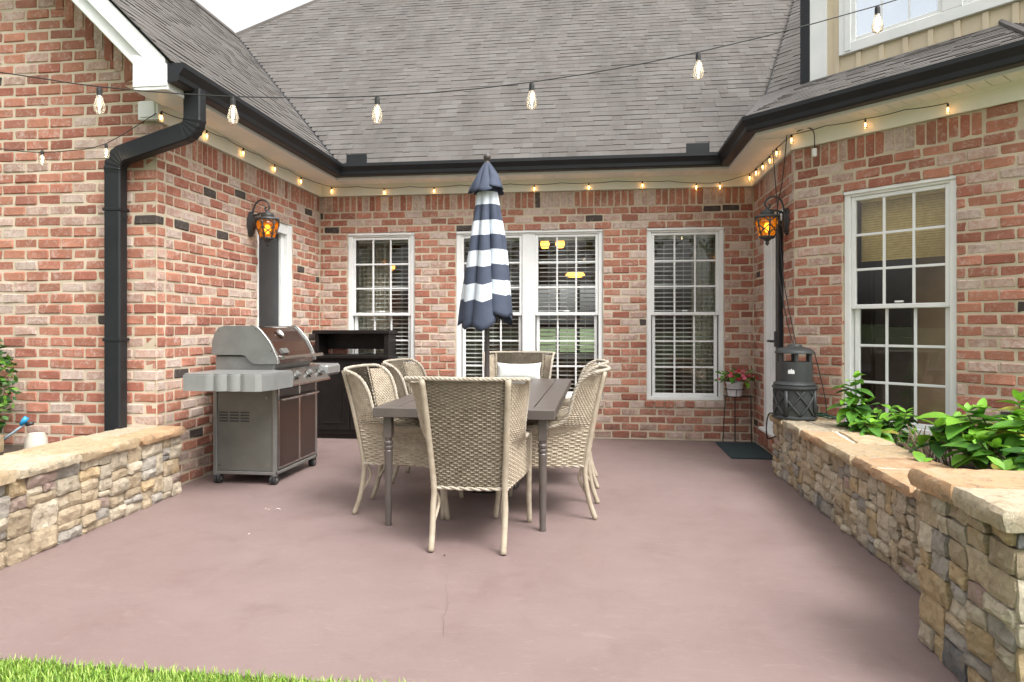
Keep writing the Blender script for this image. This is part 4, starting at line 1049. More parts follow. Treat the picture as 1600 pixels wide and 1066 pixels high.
for i in range(37):
    t = i / 36; poly.append((-2.72 + .30 * t, 4.45 + .024 * (1 - abs(math.cos(t * math.pi * 3)))))
poly += [(-2.35, 4.452), (-2.315, 4.475), (-2.285, 4.60), (-2.275, 4.88), (-2.30, 4.915)]
mb = MB(); mb.prism([(a, b) for a, b in poly], lambda a, d, b: (a, b, d), .752, .862); cx_, cy_ = -2.59, 4.68
mb.prism([(cx_ + (a - cx_) * .975, cy_ + (b - cy_) * .965) for a, b in poly], lambda a, d, b: (a, b, d), .8615, .873); mb.build('side_shelf', M_shelf, grill)
mb = MB(); mb.cbox(-2.90, -2.33, 5.67, 5.98, .775, .872, .02); mb.build('side_shelf', M_shelf, grill)
for (y0, y1) in ((4.955, 5.305), (5.325, 5.63)):
    mb = MB(); mb.cbox(-2.446, -2.424, y0, y1, .125, .72, .004); d_ = mb.build('door', M_door, grill)
    mb = MB(); mb.box(-2.4425, -2.4215, y0 - .012, y0 + .004, .112, .735); mb.box(-2.4425, -2.4215, y1 - .004, y1 + .010, .112, .735); mb.box(-2.4425, -2.422, y0 + .004, y1 - .004, .112, .127); mb.build('trim', M_steel, d_)
    mb = MB(); mb.tube([(-2.425, y0 + .03, .645), (-2.385, y0 + .035, .645), (-2.38, y0 + .06, .645), (-2.38, y1 - .05, .645), (-2.385, y1 - .02, .645), (-2.425, y1 - .015, .645)], .011, 10); mb.build('handle', M_steel, d_, 2)
for (x, y) in ((-2.45, 4.93), (-2.90, 4.93), (-2.45, 5.63), (-2.90, 5.63)):
    mb = MB(); mb.tube([(x - .022, y, .036), (x - .004, y, .036)], .036, 16); mb.tube([(x + .004, y, .036), (x + .022, y, .036)], .036, 16); c_ = mb.build('caster', M_rub, grill, 2)
    mb = MB(); mb.tube([(x - .025, y, .036), (x + .025, y, .036)], .014, 10); mb.cbox(x - .02, x + .02, y - .02, y + .02, .055, .078, .004); mb.build('hub', M_alu, c_)

# ------------------------------------------------------------------ black bar cabinet
M_cab = pm('black_wood', (.008, .0065, .006), (.013, .010, .009), 12, .42, bmp=.12, bscale=40, spec=.35)
cab = thing('bar_cabinet', 'black wooden bar cabinet with open hutch standing below the left window', 'cabinet', (-2.63, 7.17, 0))
mb = MB(); mb.cbox(-3.04, -2.23, 7.03, 7.33, .05, .86, .004); mb.cbox(-3.02, -2.25, 7.05, 7.32, 0, .05, .003); mb.build('carcass', M_cab, cab)
mb = MB(); mb.cbox(-3.07, -2.20, 6.99, 7.34, .862, .90, .006); mb.build('counter', M_cab, cab)
mb = MB(); mb.cbox(-3.06, -2.20, 7.02, 7.335, 1.125, 1.165, .006); mb.cbox(-3.04, -3.0, 7.05, 7.33, .9005, 1.1245, .003); mb.cbox(-2.27, -2.22, 7.05, 7.33, .9005, 1.1245, .003); mb.cbox(-3.0, -2.27, 7.31, 7.325, .955, 1.1245, .002); mb.build('hutch', M_cab, cab)
for x0, x1 in ((-3.02, -2.64), (-2.63, -2.25)):
    mb = MB(); mb.cbox(x0, x1, 7.012, 7.029, .10, .83, .004); d_ = mb.build('door', M_cab, cab)
    mb = MB()
    for (a, b, c, d) in ((x0 + .06, x1 - .06, .17, .182), (x0 + .06, x1 - .06, .75, .762)): mb.cbox(a, b, 7.004, 7.013, c, d, .003)
    for (a, b) in ((x0 + .06, x0 + .072), (x1 - .072, x1 - .06)): mb.cbox(a, b, 7.0045, 7.013, .1825, .7495, .003)
    mb.build('panel_moulding', M_cab, d_)
    xk = x1 - .03 if x0 < -2.9 else x0 + .03
    mb = MB(); mb.lathe([(.001, 0), (.012, .004), (.012, .014), (.006, .02), (.006, .03)], 12); mb.v = [(xk + p[0], 6.984 + p[2], .56 + p[1]) for p in mb.v]; mb.build('knob', M_iron, d_, True)

# ------------------------------------------------------------------ wall lanterns
def lantern(w, a, zc, label):
    P = w.T(a, 0, zc); t = thing('wall_lantern', label, 'lantern', tuple(P), 'wall lanterns beside the doors')
    T = lambda x, d, z: tuple(w.T(a + x, d, zc + z))
    mb = MB(); pl = [(.055 * math.cos(q), .115 * math.sin(q)) for q in [2 * math.pi * i / 24 for i in range(24)]]
    mb.prism([(x, z + .03) for x, z in pl], T, .0, .022); mb.prism([(x * .75, z * .8 + .03) for x, z in pl], T, .021, .038); mb.build('back_plate', M_iron, t, 2)
    mb = MB(); sc_p = [(.03, .06), (.035, .15), (.06, .215), (.105, .245), (.155, .235), (.185, .20), (.185, .165), (.165, .148), (.148, .158), (.15, .176), (.163, .176)]
    mb.tube(smooth_path([T(0, d, z) for d, z in sc_p], 5), .0085, 8); mb.tube(smooth_path([T(0, .03, -.03), T(0, .07, .02), T(0, .075, .08), T(0, .05, .12)], 4), .006, 6)
    mb.tube([T(0, .03, .10), T(0, .10, .125), T(0, .17, .13)], .009, 6); mb.build('scroll_arm', M_iron, t, True)
    L = .17
    def lat(pr, n=24): 
        m_ = MB(); m_.lathe(pr, n); c0 = w.T(a, L, zc); m_.v = [(p[0] + c0.x, p[1] + c0.y, p[2] + c0.z) for p in m_.v]; return m_
    lat([(.001, .155), (.014, .15), (.018, .135), (.030, .13), (.052, .122), (.058, .105), (.055, .092), (.062, .085), (.104, .078), (.108, .066), (.100, .058), (.094, .058)]).build('cap', M_iron, t, 2)
    lat([(.090, .058), (.094, .02), (.086, -.03), (.068, -.082), (.060, -.10)]).build('amber_shade', M_amber_glass, t, True)
    lat([(.064, -.095), (.066, -.105), (.05, -.118), (.03, -.122), (.022, -.135), (.012, -.142), (.018, -.152), (.012, -.166), (.006, -.174), (.001, -.178)]).build('finial', M_iron, t, True)
    lat([(.001, .02), (.014, .018), (.024, .0), (.027, -.02), (.02, -.042), (.010, -.06), (.001, -.062)], 14).build('bulb', M_flame, t, True)
    mb = MB(); c0 = w.T(a, L, zc); rr_f = lambda z: .097 if z > .02 else .097 - (.02 - z) * .30
    NR = 6
    for i in range(NR):
        q0 = 2 * math.pi * i / NR
        for sgn in (1, -1):
            pts = []
            for k_ in range(11):
                z = .06 - .155 * k_ / 10; q = q0 + sgn * .52 * math.sin(math.pi * k_ / 10 * 1.6); r_ = rr_f(z); pts.append((c0.x + r_ * math.cos(q), c0.y + r_ * math.sin(q), c0.z + z))
            mb.tube(pts, .0056, 5)
        q = q0 + math.pi / NR; mb.tube([(c0.x + rr_f(z) * math.cos(q), c0.y + rr_f(z) * math.sin(q), c0.z + z) for z in (.06, .02, -.03, -.095)], .0075, 5)
    mb.build('cage', M_iron, t, True)
    return t
def amber():
    m = bpy.data.materials.new('amber_glass'); m.use_nodes = True; nt = m.node_tree; nt.nodes.clear()
    o = N(nt, 'OutputMaterial'); tr = N(nt, 'BsdfTransparent'); tr.inputs[0].default_value = (1, .50, .07, 1); gl = N(nt, 'BsdfGlossy'); gl.inputs['Roughness'].default_value = .1
    tl = N(nt, 'BsdfTranslucent'); tl.inputs[0].default_value = (1, .42, .03, 1); m1 = N(nt, 'MixShader'); m1.inputs[0].default_value = .45; nt.links.new(tr.outputs[0], m1.inputs[1]); nt.links.new(tl.outputs[0], m1.inputs[2])
    m2 = N(nt, 'MixShader'); m2.inputs[0].default_value = .05; nt.links.new(m1.outputs[0], m2.inputs[1]); nt.links.new(gl.outputs[0], m2.inputs[2]); nt.links.new(m2.outputs[0], o.inputs[0]); return m
M_amber_glass = amber()
lantern(w_left, 5.83 - YF, 2.10, 'black scroll lantern with glowing amber shade above the gas grill')
lantern(w_right, YB - 6.10, 2.075, 'black scroll lantern with glowing amber shade above the doormat')

# ------------------------------------------------------------------ string lights
def bulb(par, p, big, tilt=(0, 0)):
    p = Vector(p); s = 1.0 if big else .56
    b = MB()
    b.lathe([(.010 * s, -.028 * s), (.013 * s, -.04 * s), (.024 * s, -.078 * s), (.0265 * s, -.095 * s), (.022 * s, -.115 * s), (.008 * s, -.124 * s), (.001, -.1245 * s)], 14, tuple(p))
    o = b.build('bulb', M_bulbglass, par, True)
    m_ = MB(); m_.lathe([(.012 * s, 0), (.013 * s, -.012 * s), (.0125 * s, -.034 * s), (.010 * s, -.036 * s)], 10, tuple(p)); m_.tube([p + Vector((0, 0, .008 * s)), p], .006 * s, 6); m_.build('socket', M_cord, o)
    m_ = MB(); r_ = .0046 if big else .0058; m_.lathe([(.001, -.045 * s), (r_, -.05 * s), (r_, -.092 * s), (.001, -.098 * s)], 8, tuple(p)); m_.build('filament', M_fil if big else M_warmbulb, o, True)
    if tilt != (0, 0): pass
    return o
def cable(par, pts, r=.0035, sag=.0):
    P = []
    for a, b in zip(pts, pts[1:]):
        a, b = Vector(a), Vector(b)
        for k_ in range(8):
            t = k_ / 8; q = a.lerp(b, t); q.z -= sag * 4 * t * (1 - t); P.append(q)
    P.append(Vector(pts[-1])); mb = MB(); mb.tube(P, r, 6); return mb.build('cable', M_cord, par, True)
s1p = [(-4.2, 2.85, 2.62), (-2.87, 2.96, 2.43), (-2.39, 3.02, 2.36), (-1.75, 3.10, 2.312), (-1.06, 3.19, 2.315), (-.32, 3.29, 2.385), (.48, 3.39, 2.53), (1.34, 3.50, 2.755), (2.3, 3.62, 3.06)]
s1 = thing('string_lights', 'string of large clear teardrop bulbs sagging across the open patio', 'string lights', (-1.06, 3.19, 2.315))
cable(s1, [tuple(p) for p in smooth_path(s1p, 3)], .0028)
for p in s1p[2:8]: bulb(s1, (p[0], p[1], p[2] - .008), True)
s2p = [(-3.10, 4.47, 2.71), (-3.36, 4.31, 2.462), (-3.62, 4.27, 2.41), (-3.905, 4.24, 2.405), (-4.3, 4.2, 2.47), (-5.0, 4.1, 2.65)]
s2 = thing('string_lights', 'short string of small clear bulbs in front of the gable brick wall', 'string lights', (-3.36, 4.31, 2.46))
cable(s2, [tuple(p) for p in smooth_path(s2p, 3)], .003)
for i in (1, 3): bulb(s2, (s2p[i][0], s2p[i][1], s2p[i][2] - .006), True).scale = (.8, .8, .8)
s3 = thing('string_lights', 'string of small glowing warm bulbs clipped along the cream eave boards', 'string lights', (0, 7.35, 2.74))
eb = [(-3.085, 4.505, 2.735), (-3.085, 5.073, 2.762), (-3.085, 5.635, 2.768), (-3.085, 6.22, 2.763), (-3.085, 6.804, 2.768), (-2.973, 7.352, 2.772), (-2.364, 7.352, 2.742), (-1.797, 7.352, 2.742), (-1.22, 7.352, 2.745), (-.686, 7.352, 2.738), (-.102, 7.352, 2.740), (.464, 7.352, 2.745), (1.019, 7.352, 2.712), (1.261, 7.352, 2.712), (1.555, 7.33, 2.79), (1.562, 7.07, 2.785), (1.562, 6.79, 2.778), (1.562, 6.52, 2.775), (1.562, 6.28, 2.782), (1.575, 5.855, 2.782), (1.995, 5.435, 2.768), (2.388, 5.042, 2.742)]
hooks = []
for i, p in enumerate(eb):
    hooks.append(p)
    if i < len(eb) - 1:
        q = eb[i + 1]
        if (Vector(p) - Vector(q)).length > .45 and not (p[1] < 7 < q[1]) : hooks.append(((p[0] + q[0]) / 2, (p[1] + q[1]) / 2, (p[2] + q[2]) / 2 + .012))
cable(s3, hooks, .003, .006)
for p in eb: bulb(s3, (p[0], p[1], p[2] - .006), False)
pl = thing('cable_plug', 'black cord with white plug hanging from the eave above the bay window', 'cord', (1.66, 5.76, 2.7))
mb = MB(); mb.tube(smooth_path([(1.60, 5.80, 2.785), (1.66, 5.74, 2.80), (1.70, 5.70, 2.76), (1.708, 5.695, 2.66), (1.706, 5.69, 2.62)], 5), .0045, 6); mb.build('cord', M_cord, pl, True)
mb = MB(); mb.cbox(1.688, 1.722, 5.672, 5.705, 2.555, 2.62, .006); mb.build('plug', M_white, pl)

# ------------------------------------------------------------------ insect trap on the wall cap
M_trap = pm('dark_grey_plastic', (.036, .040, .040), (.048, .051, .050), 6, .45, bmp=.06, bscale=150, spec=.4)
KX, KY, KZ = 1.535, 5.62, .486
trap = thing('insect_trap', 'dark grey lantern shaped insect trap with lattice base on the stone wall', 'insect trap', (KX, KY, KZ))
def tl_(pr, n=36): m_ = MB(); m_.lathe(pr, n, (KX, KY, KZ)); return m_
tl_([(.001, 0), (.168, 0), (.170, .012), (.158, .02), (.150, .025), (.150, .222), (.158, .228), (.001, .23)]).build('basket', M_trap, trap, 2)
mb = MB()
for i in range(8):
    for sgn in (1, -1):
        pts = []
        for k_ in range(9):
            t = k_ / 8; q = 2 * math.pi * i / 8 + sgn * t * 1.0; pts.append((KX + .154 * math.cos(q), KY + .154 * math.sin(q), KZ + .028 + .19 * t))
        mb.tube(pts, .0085, 5)
for i in range(4): q = 2 * math.pi * i / 4 + .9; mb.tube([(KX + .155 * math.cos(q), KY + .155 * math.sin(q), KZ + z) for z in (.02, .22)], .016, 6)
mb.build('lattice', M_trap, trap, True)
tl_([(.001, .225), (.160, .226), (.170, .238), (.168, .252), (.156, .256), (.160, .266), (.152, .276), (.142, .284), (.134, .29), (.001, .29)]).build('collar', M_trap, trap, 2)
tl_([(.001, .288), (.133, .288), (.133, .438), (.128, .442), (.001, .443)]).build('drum', M_trap, trap, 2)
for i in range(6):
    q = 2 * math.pi * i / 6 + .35; mb = MB(); mb.tube([(KX + .122 * math.cos(q), KY + .122 * math.sin(q), KZ + .44), (KX + .122 * math.cos(q), KY + .122 * math.sin(q), KZ + .525)], .016, 6); mb.build('post', M_trap, trap)
tl_([(.001, .575), (.02, .576), (.05, .575), (.055, .565), (.06, .56), (.105, .55), (.138, .532), (.15, .516), (.15, .508), (.13, .512), (.001, .515)]).build('dome', M_trap, trap, 2)
mb = MB(); q0 = -2.2
vs = []
for i in range(7):
    q = q0 + i * .06; zt_ = (.375, .385, .378, .392, .380, .386, .372)[i]
    vs += [(KX + .1342 * math.cos(q), KY + .1342 * math.sin(q), KZ + .352), (KX + .1342 * math.cos(q), KY + .1342 * math.sin(q), KZ + zt_)]
mb.add(vs, [(2 * i, 2 * i + 2, 2 * i + 3, 2 * i + 1) for i in range(6)]); mb.build('torn_sticker', M_white, trap)
pc = thing('power_cord', 'thin black cords running from the eave down past the lantern to the insect trap', 'cord', (KX, KY, KZ + .57))
for pts in ([(1.545, 5.88, 2.785), (1.53, 5.95, 2.45), (1.50, 6.02, 2.15), (1.49, 5.95, 1.7), (1.515, 5.72, 1.2), (KX - .005, KY, KZ + .57)], [(1.53, 6.28, 2.76), (1.54, 6.18, 2.3), (1.55, 6.0, 1.6), (1.55, 5.7, 1.15), (KX + .012, KY, KZ + .57)]):
    mb = MB(); mb.tube(smooth_path(pts, 6), .004, 6); mb.build('strand', M_cord, pc, True)
mb = MB(); mb.tube(smooth_path([(KX + .148, KY, KZ + .515), (KX + .18, KY - .02, KZ + .36), (KX + .22, KY - .03, KZ + .16), (KX + .24, KY - .03, KZ + .01), (KX + .30, KY - .05, KZ + .008)], 5), .004, 6); mb.build('strand', M_cord, pc, True)
mb = MB(); mb.tube(smooth_path([(KX - .15, KY - .05, KZ + .03), (1.35, 5.66, KZ + .02), (1.335, 5.68, .40), (1.36, 5.74, .30), (1.42, 5.80, .30), (1.445, 5.83, .30)], 6), .0055, 6); mb.build('strand', M_cord, pc, True)
hz = thing('green_hose', 'coil of thin dark green hose lying behind the insect trap', 'hose', (1.75, 5.55, .49))
mb = MB(); mb.tube(smooth_path([(1.68, 5.66, .50), (1.74, 5.60, .525), (1.80, 5.52, .50), (1.84, 5.50, .495), (1.78, 5.62, .505), (1.70, 5.60, .51), (1.76, 5.50, .497)], 6), .007, 6); mb.build('coil', pm('hose_green', (.02, .06, .04), (.03, .08, .05), 20, .4), hz, True)

# ------------------------------------------------------------------ doormat, plant stand, potted flowers
mb = MB(); mb.cbox(1.20, 1.60, 6.41, 7.27, .0, .013, .005); mat_ = mb.build('doormat', pm('dark_teal_mat', (.014, .028, .033), (.024, .042, .047), 160, .95, bmp=.8, bscale=220, bd=.004), None)
tag(mat_, 'dark teal doormat on the patio in front of the door step', 'doormat')
PXc, PYc = 1.385, 7.22
stand = thing('plant_stand', 'thin black wire plant stand against the back wall', 'plant stand', (PXc, PYc, 0))
for (tx, ty, bx, by) in ((1.30, 7.27, 1.285, 7.32), (1.405, 7.31, 1.415, 7.36), (1.555, 7.27, 1.57, 7.31)):
    mb = MB(); mb.tube([(tx, ty, .49), (bx, by, .004)], .0055, 6); mb.build('leg', M_black, stand)
ringp = lambda r_, z: [(PXc + r_ * math.cos(2 * math.pi * i / 24), PYc + r_ * math.sin(2 * math.pi * i / 24), z) for i in range(24)]
mb = MB(); mb.tube(ringp(.098, .565), .0045, 5, closed=True); mb.build('ring', M_black, stand, True)
mb = MB(); mb.tube([(1.29, 7.18, .488), (1.56, 7.18, .488), (1.565, 7.29, .488), (1.285, 7.29, .488)], .005, 5, closed=True)
for x in (1.34, 1.40, 1.46): mb.tube([(x, 7.18, .488), (x, 7.29, .488)], .004, 5)
for q in (.5, 2.6, 4.7): mb.tube([(PXc + .098 * math.cos(q), PYc + .098 * math.sin(q), .565), (PXc + .07 * math.cos(q), PYc + .07 * math.sin(q), .488)], .004, 5)
mb.build('shelf', M_black, stand, True)
pot = thing('flower_pot', 'white pot of red and pink flowers standing on the wire plant stand', 'potted plant', (PXc, PYc, .493))
mb = MB(); mb.lathe([(.001, .0), (.066, 0), (.070, .01), (.085, .125), (.09, .13), (.09, .145), (.082, .146), (.078, .125), (.001, .12)], 28, (PXc, PYc, .494)); mb.build('pot', pm('white_pot', (.72, .71, .72), (.62, .61, .63), 30, .5, bmp=.5, bscale=60, bd=.004), pot, 2)
def leaf_mesh(name, l, w_, fold_=.25, droop=.25, n=5):
    vs = []; fs = []
    for i in range(n + 1):
        t = i / n; wd = w_ * math.sin(math.pi * min(1, t * .93 + .05)) ** .8 * (1 - .25 * t); y = l * t; z = -droop * l * t * t + .12 * l * t
        vs += [(-wd, y, z + fold_ * wd), (0, y, z), (wd, y, z + fold_ * wd)]
    for i in range(n): a = i * 3; fs += [(a, a + 1, a + 4, a + 3), (a + 1, a + 2, a + 5, a + 4)]
    mb = MB(); mb.add(vs, fs); return mb.mesh(name, LF[1], (0, 0, 0), True)
rl = random.Random(17)
lm = [leaf_mesh('leaf', 1, .30, .25, .25), leaf_mesh('leaf', 1, .34, .35, .45), leaf_mesh('leaf', 1, .27, .2, .1)]
def leaf(root, base, az, el, size, mat, roll=None):
    rot = Matrix.Rotation(az, 3, 'Z') @ Matrix.Rotation(el, 3, 'X') @ Matrix.Rotation(rl.uniform(-.3, .3) if roll is None else roll, 3, 'Y')
    return inst('leaf', rl.choice(lm), root, Vector(base) - world_loc(root), rot, (size, size, size), mat)
for i in range(74):
    az = rl.uniform(0, 6.28); r_ = rl.uniform(.01, .15); z = .645 + rl.uniform(0, .11) * (1.2 - r_ * 5)
    leaf(pot, (PXc + .02 + r_ * 1.15 * math.cos(az), PYc + r_ * .8 * math.sin(az), z), az - 1.57 + rl.uniform(-.5, .5), rl.uniform(-.5, .7), rl.uniform(.065, .10), rl.choice([LF[1], LF[1], LF[0], LF[2]]))
M_fl = [pm('red_petal', (.55, .03, .05), (.62, .06, .08), 30, .6), pm('pink_petal', (.70, .12, .18), (.75, .22, .28), 30, .6)]
fm = MB()
for k_ in range(5):
    q = 2 * math.pi * k_ / 5; c_, s_ = math.cos(q), math.sin(q)
    fm.add([(0, 0, 0), (c_ * .6 - s_ * .4, s_ * .6 + c_ * .4, .25), (c_ * 1.0, s_ * 1.0, .1), (c_ * .6 + s_ * .4, s_ * .6 - c_ * .4, .25)], [(0, 1, 2, 3)])
fme = fm.mesh('flower', M_fl[0])
for i in range(22):
    az = rl.uniform(0, 6.28); r_ = rl.uniform(.03, .19)
    inst('flower', fme, pot, Vector((.02 + r_ * math.cos(az), -abs(r_ * .6 * math.sin(az)) - .05, .24 + rl.uniform(0, .07) - r_ * .45)), (rl.uniform(.2, 1.2), rl.uniform(-.5, .5), rl.uniform(0, 6)), (.026,) * 3, M_fl[i % 2])

# ------------------------------------------------------------------ planter shrubs
M_stem = pm('green_stem', (.10, .12, .04), (.13, .10, .05), 20, .7); M_twig = pm('dry_twig', (.33, .25, .17), (.20, .14, .09), 25, .9)
def hydrangea(label, c, rx, ry, h, shoots, size, zc, seed, dark=.3):
    global rl
    rl = random.Random(seed); t = thing('hydrangea', label, 'shrub', (c[0], c[1], zc), 'hydrangeas in the stone planter')
    st = MB()
    for i in range(shoots):
        q = rl.uniform(0, 6.28); rr = math.sqrt(rl.random()); ox, oy = rx * rr * math.cos(q), ry * rr * math.sin(q)
        z = zc + h * (.30 + .70 * math.sqrt(max(0, 1 - rr * rr))) * rl.uniform(.55, 1.05)
        b = Vector((c[0] + ox * .5, c[1] + oy * .5, zc)); p = Vector((c[0] + ox, c[1] + oy, z)); st.tube([b, b.lerp(p, .6) + Vector((0, 0, .02)), p], .004, 5)
        lean_az = math.atan2(oy, ox) - 1.57
        for k_ in range(4): leaf(t, p + Vector((0, 0, .012)), rl.uniform(0, 6.28), rl.uniform(.25, .8), size * rl.uniform(.35, .6), LF[0])
        for k_ in range(3):
            a0 = rl.uniform(0, 3.14)
            for s_ in (0, math.pi): leaf(t, p - Vector((0, 0, .012 + .028 * k_)), a0 + s_, rl.uniform(-.35, .4) - .12 * k_, size * rl.uniform(.55, 1.15), LFY if rl.random() < .05 else LF[0] if rl.random() < .3 else (LF[2] if rl.random() < dark else LF[1]))
    st.build('stems', M_stem, t); return t
hydrangea('broad leafy hydrangea filling the planter beside the near stone pier', (2.26, 3.78), .56, .60, .43, 66, .18, .37, 3)
hydrangea('low spreading hydrangea in front of the bay window glass', (1.95, 4.93), .22, .30, .27, 26, .13, .37, 6, .2)
hydrangea('small upright hydrangea shoot taller than its neighbours at the bay window', (1.84, 5.12), .08, .09, .52, 8, .15, .37, 8)
tw = thing('dry_twigs', 'clump of bare dry twigs standing between the two leafy hydrangeas', 'twigs', (1.95, 4.32, .37)); rl = random.Random(2)
for i in range(34):
    x, y = 1.95 + rl.gauss(0, .06), 4.35 + rl.gauss(0, .12); h = rl.uniform(.12, .25); dx, dy = rl.gauss(0, .05), rl.gauss(0, .05)
    mb = MB(); mb.tube([(x, y, .37), (x + dx * .5, y + dy * .5, .37 + h * .55), (x + dx, y + dy, .37 + h)], [.0055, .0045, .003], 5); mb.build('twig', M_twig, tw)
# left shrub, mostly outside the picture
sh = thing('shrub', 'small dark evergreen shrub against the gable wall at the left edge', 'shrub', (-4.32, 4.28, .33)); mb = MB(); rl = random.Random(12)
for i in range(900):
    q, z = rl.uniform(0, 6.28), rl.uniform(0, 1); r_ = .27 * math.sin(math.pi * (.12 + .8 * z)) ** .6 * math.sqrt(rl.uniform(.3, 1))
    p = Vector((-4.32 + r_ * math.cos(q), 4.26 + r_ * .8 * math.sin(q), .45 + .72 * z)); s = rl.uniform(.018, .034); u_ = Vector((rl.gauss(0, 1), rl.gauss(0, 1), rl.gauss(0, .6))).normalized(); v_ = u_.orthogonal().normalized()
    mb.add([p - u_ * s, p + v_ * s * .5, p + u_ * s, p - v_ * s * .5], [(0, 1, 2, 3)], rl.choice([0, 1, 1, 1, 2]))
tag(mb.build('foliage', [LF[1], LF[2], LF[0]], sh), kind='stuff')
mb = MB()
for i in range(7): mb.tube([(-4.32 + rl.gauss(0, .02), 4.27, .33), (-4.32 + rl.gauss(0, .1), 4.26 + rl.gauss(0, .07), .9)], .006, 5)
mb.build('stems', M_twig, sh)
# hose nozzle and pot behind the left wall
pp = MB(); pp.lathe([(.001, 0), (.07, 0), (.075, .02), (.065, .09), (.05, .125), (.045, .127), (.001, .11)], 24, (-3.90, 4.32, .33)); pp = pp.build('pale_pot', pm('pale_ceramic', (.62, .56, .46), (.5, .44, .36), 12, .6), None, 2); tag(pp, 'pale rounded pot half hidden behind the left stone wall', 'pot')
hn = thing('hose_nozzle', 'blue and grey hose nozzle wand leaning on the pale pot', 'hose nozzle', (-3.95, 4.2, .46))
mb = MB(); mb.tube([(-4.0, 4.12, .42), (-3.93, 4.17, .49), (-3.87, 4.2, .545)], .008, 8); mb.build('wand', pm('grey_plastic', (.25, .32, .36), rough=.5), hn, True)
mb = MB(); mb.tube([(-3.895, 4.185, .535), (-3.875, 4.19, .56), (-3.86, 4.195, .585)], [.012, .019, .017], 10); mb.build('head', pm('blue_plastic', (.02, .22, .48), (.03, .3, .55), 20, .4), hn, True)
mb = MB(); mb.tube([(-3.87, 4.20, .535), (-3.83, 4.215, .542)], .013, 8); mb.build('grip', M_black, hn, True)
mb = MB(); v, f = stone_mesh(.2, .12, random.Random(3)); mb.add(v, f); bs = mb.build('loose_stone', ST[1], None, 2); bs.location = (-4.05, 4.05, .42); tag(bs, 'loose tan stone lying at the left edge behind the wall', 'stone')
# fallen scraps on the patio
rl = random.Random(9)
M_ps = pm('pale_scrap', (.5, .42, .36), rough=.9); M_ds = pm('dark_scrap', (.09, .06, .045), rough=.9)
for x, y, m_, l_ in ((-.80, 3.50, M_ds, 'dark curled leaf scrap beside the rear foot of the nearest chair'), (-2.10, 4.25, M_ps, 'pale bits of leaf litter on the patio in front of the grill'), (-2.0, 3.72, M_ps, 'single pale leaf scrap on the patio beside the left stone wall'), (.35, 5.4, M_ps, 'pale leaf scrap on the open patio between table and doormat')):
    mb = MB()
    for k_ in range(5 if 'bits' in l_ else 1):
        s = rl.uniform(.008, .016); q = rl.uniform(0, 6.28); c_, s_ = math.cos(q) * s, math.sin(q) * s; ox, oy = (rl.uniform(-.07, .07), rl.uniform(-.02, .02)) if 'bits' in l_ else (0, 0)
        mb.add([(ox + c_, oy + s_, .002), (ox - s_ * .5, oy + c_ * .5, .006), (ox - c_, oy - s_, .003), (ox + s_ * .5, oy - c_ * .5, .007), (ox, oy, .010)], [(0, 1, 4), (1, 2, 4), (2, 3, 4), (3, 0, 4)])
    o = mb.build('leaf_scrap', m_, None, off=(0, 0, 0)); o.location = (x, y, 0); tag(o, l_, 'leaf')

# ------------------------------------------------------------------ blinds, curtains and lamps behind the glass
M_blind = pm('white_blind', (.74, .75, .71), (.70, .71, .67), 4, .5)
sm_ = {}
def blind(w, b0, b1, z0, z1, d, label, pitch=.0475, mat=M_blind, tiltdeg=15, dep=.048, th=.0028, cat='blind', name='window_blind', ladder=True):
    t = thing(name, label, cat, tuple(w.T((b0 + b1) / 2, d, z1)), None); L = b1 - b0
    m_ = MB(); m_.cbox(-L / 2, L / 2, -dep / 2, dep / 2, -th / 2, th / 2, .0008); me = m_.mesh('slat', mat)
    rot = w.rot() @ Matrix.Rotation(R(tiltdeg), 3, 'X')
    z = z1 - .05
    while z > z0: inst('slat', me, t, w.T((b0 + b1) / 2, d, z) - world_loc(t), rot); z -= pitch
    m_ = MB(); wbox(w, m_, b0, b1, d - .03, d + .03, z1 - .035, z1); m_.build('head_rail', mat, t)
    if ladder:
        m_ = MB()
        for f_ in (.18, .5, .82):
            for dd in (-dep * .45, dep * .45): x = b0 + (b1 - b0) * f_; m_.tube([tuple(w.T(x, d + dd, z0)), tuple(w.T(x, d + dd, z1))], .0015, 4)
        m_.build('ladder_cord', mat, t)
    return t
lab = ['white slatted blind inside the left window behind the bar cabinet', 'white slatted blind in the left half of the double window', 'white slatted blind in the right half of the double window', 'white slatted blind inside the window beside the plant stand']
uas = [u for _, ua in wn_ for u in ua]
for (b0, b1), l_ in zip(uas, lab): blind(w_back, b0 + .03, b1 - .03, Z0W + .06, Z1W - .07, -.165, l_)
b0, b1 = wbay[1][0]
blind(w_bay, b0 + .02, b1 - .02, 1.72, 2.21, -.17, 'tan woven blind half lowered inside the bay window', .019, pm('woven_tan', (.66, .49, .19), (.56, .40, .15), 30, .8), 62, .021, .002, 'blind', 'woven_blind', False)
def curtain(x0, x1, y, z0, z1, label, n=48, f_=9):
    mb = MB(); vs = []
    for i in range(n + 1):
        t = i / n; x = x0 + (x1 - x0) * t; yy = y + .03 * math.sin(t * f_ * 2 * math.pi) + .01 * math.sin(t * 23)
        vs += [(x, yy, z0), (x, yy, z1)]
    mb.add(vs, [(2 * i, 2 * i + 2, 2 * i + 3, 2 * i + 1) for i in range(n)]); o = mb.build('curtain', pm('cream_curtain', (.72, .68, .54), (.66, .62, .48), 6, .9) if not bpy.data.materials.get('cream_curtain') else bpy.data.materials['cream_curtain'], None, True)
    o.modifiers.new('thick', 'SOLIDIFY').thickness = .003; return tag(o, label, 'curtain')
curtain(-2.86, -2.40, 7.72, .1, 2.5, 'cream pleated curtain behind the left window blind'); curtain(1.02, 1.5, 7.72, .1, 2.5, 'cream pleated curtain behind the blind near the plant stand')
M_pend = emit('pendant_glow', (1, .36, .05), 2.6)
